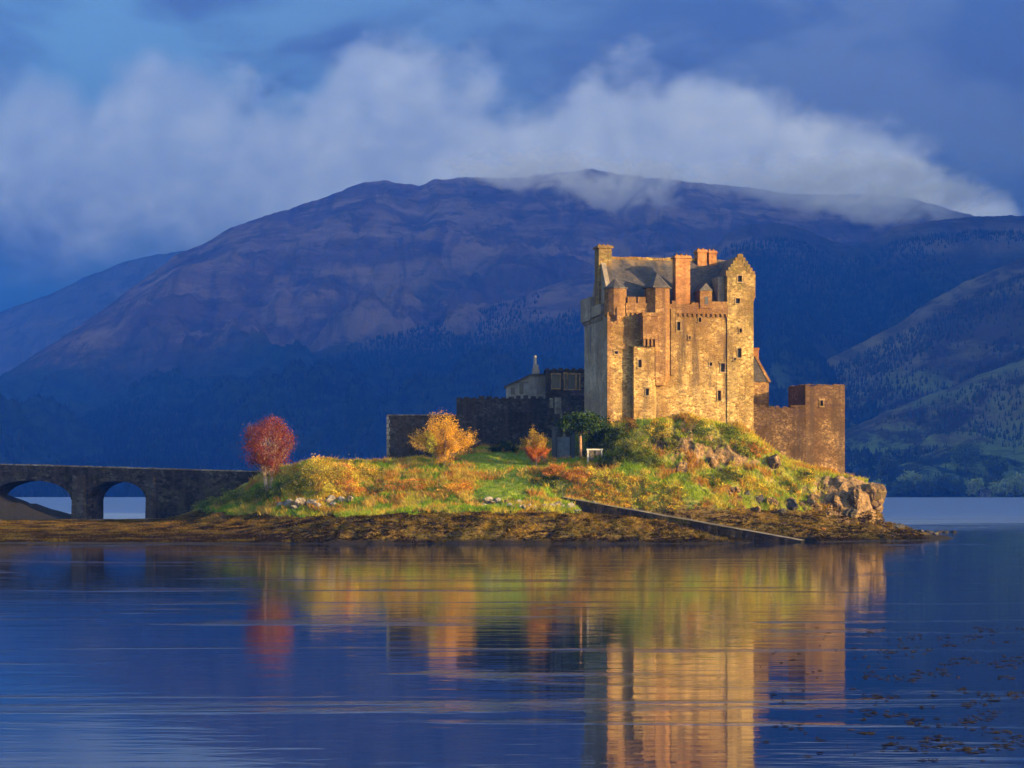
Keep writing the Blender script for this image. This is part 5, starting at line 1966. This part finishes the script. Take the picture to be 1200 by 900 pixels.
# ------------------------------------------------------------------ far shore on the right: trees, hut
def far_shore():
    rr = random.Random(55)
    X, Y, Z, T, PX = HILL_SAMPLERS['hill_shore']

    def ground(px, Yq):
        j = int(np.argmin(np.abs(PX[0] - px)))
        return float(np.interp(Yq, Y[:, j], Z[:, j]))
    spec = [  # px, distance, height, radius, tone, label
        (1008, 1745, 19, 9, 0, 'dark rounded far-shore tree closest to the castle tower'),
        (1026, 1720, 14, 7, 1, 'small pale far-shore tree just right of the castle crag'),
        (1040, 1780, 22, 10, 0, 'tall dark bluish tree above the small pale tree right of the castle'),
        (1058, 1725, 13, 8, 2, 'low mid-green tree between the tall dark tree and the light round one'),
        (1068, 1740, 17, 9, 1, 'light round tree left of the gap on the far shore'),
        (1085, 1715, 15, 8, 0, 'dark low tree right of the light round tree on the far shore'),
        (1105, 1728, 15, 8, 0, 'dark shrubby tree at the water edge under the biggest far tree'),
        (1132, 1790, 27, 13, 2, 'biggest broad green tree on the far shore'),
        (1120, 1725, 14, 8, 2, 'mid-green tree below left of the biggest far tree'),
        (1142, 1722, 15, 8, 1, 'pale tree left of the little hut on the far shore'),
        (1168, 1785, 21, 11, 2, 'rounded green tree behind the little hut'),
        (1160, 1745, 14, 7, 0, 'dark tree directly behind the little hut'),
        (1172, 1720, 16, 9, 1, 'pale yellow-green tree right of the little hut'),
        (1190, 1735, 21, 10, 1, 'tall pale yellow-green tree near the right edge of the photo'),
        (1206, 1725, 18, 10, 1, 'pale tree cut by the right edge of the photo'),
    ]
    pals = [[(0.075, 0.105, 0.05), (0.09, 0.12, 0.055)], [(0.36, 0.40, 0.13), (0.30, 0.37, 0.12)], [(0.11, 0.16, 0.05), (0.09, 0.13, 0.045)]]
    for k, (px, Yq, h, r, tone, lab) in enumerate(spec):
        x = (px - 600) / F * Yq
        tree('broadleaf_tree', (x, Yq, ground(px, Yq) - .5), h, r, r, lab, 'tree', pals[tone], [1, 1], 60, 36, 1.5, .12, .45, M_BARK, 800 + k, 'trees on the far shore', 'oval', 1, .36)
    # little boathouse
    Yq = 1712.0
    x = (1155 - 600) / F * Yq
    zg = max(1.0, ground(1155, Yq))
    root = empty('shore_hut', (x, Yq, zg))
    tag(root, 'tiny pale hut by the water on the far shore', 'hut')
    m = MB()
    m.box(x - 4, x + 4, Yq, Yq + 6, zg - 2, zg + 3.2)
    m.build('wall', M_HALL, root)
    m = MB()
    m.add([(x - 4.6, Yq - .5, zg + 3.1), (x + 4.6, Yq - .5, zg + 3.1), (x + 4.6, Yq + 3, zg + 5.6), (x - 4.6, Yq + 3, zg + 5.6), (x - 4.6, Yq + 6.5, zg + 3.1), (x + 4.6, Yq + 6.5, zg + 3.1)],
          [(0, 1, 2, 3), (3, 2, 5, 4), (0, 3, 4), (1, 5, 2)])
    m.build('roof', M_SLATE, root, False, False)
    m = MB()
    m.box(x - 1.2, x + .6, Yq - .06, Yq + .1, zg, zg + 2.2)
    m.build('door', M_GLASS, root)


far_shore()


# the cloud cap that trails over the summit
def cloud_cap():
    m = bpy.data.materials.new('cloud')
    m.use_nodes = True
    t = NT(m.node_tree)
    m.node_tree.nodes.remove(m.node_tree.nodes['Principled BSDF'])
    tc = t.n('ShaderNodeTexCoord')
    P = tc.outputs['Object']
    ln = t.n('ShaderNodeVectorMath', operation='LENGTH')
    t.lk(P, ln.inputs[0])
    fall = t.rng(ln.outputs['Value'], 1.0, 0.35)
    n1 = t.noise(t.vmul(P, (1.0, 0.5, 0.42)), 4.2, 7.0, 0.62, 0.7)
    dn = t.rng(t.math('MULTIPLY_ADD', fall, 0.26, n1), 0.60, 0.98)
    pv = t.n('ShaderNodeVolumePrincipled')
    pv.inputs['Color'].default_value = (0.93, 0.88, 1.0, 1)
    t.lk(t.math('MULTIPLY', t.math('MULTIPLY', dn, fall), 0.019), pv.inputs['Density'])
    t.lk(pv.outputs[0], m.node_tree.nodes['Material Output'].inputs['Volume'])
    m.cycles.volume_step_rate = 0.5
    for px0, px1, py, hh, Y in ((480, 760, 200, 32, 3450.0), (600, 860, 216, 46, 3380.0), (740, 1200, 213, 50, 3470.0), (880, 1220, 234, 44, 3150.0)):
        bm = bmesh.new()
        bmesh.ops.create_icosphere(bm, subdivisions=3, radius=1.0)
        me = bpy.data.meshes.new('cloud')
        bm.to_mesh(me)
        bm.free()
        o = link('cloud', me, m)
        o.location = at((px0 + px1) / 2, py, Y)
        o.scale = ((px1 - px0) / 2 * Y / F, 200, hh * Y / F)
        tag(o, kind='stuff')


cloud_cap()


# floating weed on the loch, bottom right
def floating_weed():
    rng = np.random.default_rng(91)
    V, Fc, C = [], [], []
    n = 0
    for k in range(1500):
        px = rng.uniform(1010, 1215) if rng.random() < .75 else rng.uniform(880, 1215)
        py = rng.uniform(735, 892)
        dens = gnoise(np.array([px / 45]), np.array([py / 14]), 4)[0]
        if dens < .08:
            continue
        Y = CAMH * F / (py - HORIZON)
        x = (px - 600) / F * Y
        r = rng.uniform(.015, .08) * (1.6 if rng.random() < .1 else 1)
        a0 = rng.uniform(0, 6)
        ring = [(x + math.cos(a0 + q * 1.05) * r * rng.uniform(.6, 2.6), Y + math.sin(a0 + q * 1.05) * r * rng.uniform(.4, 1.0), .012) for q in range(6)]
        b = len(V)
        V += ring + [(x, Y, .035)]
        Fc += [(b + q, b + (q + 1) % 6, b + 6) for q in range(6)]
        C += [tuple(np.array([.022, .017, .012]) * rng.uniform(.5, 1.6))] * 7
    tag(mesh_np('floating_seaweed', V, Fc, M_NEEDLE, None, False, np.array(C)), kind='stuff')


floating_weed()
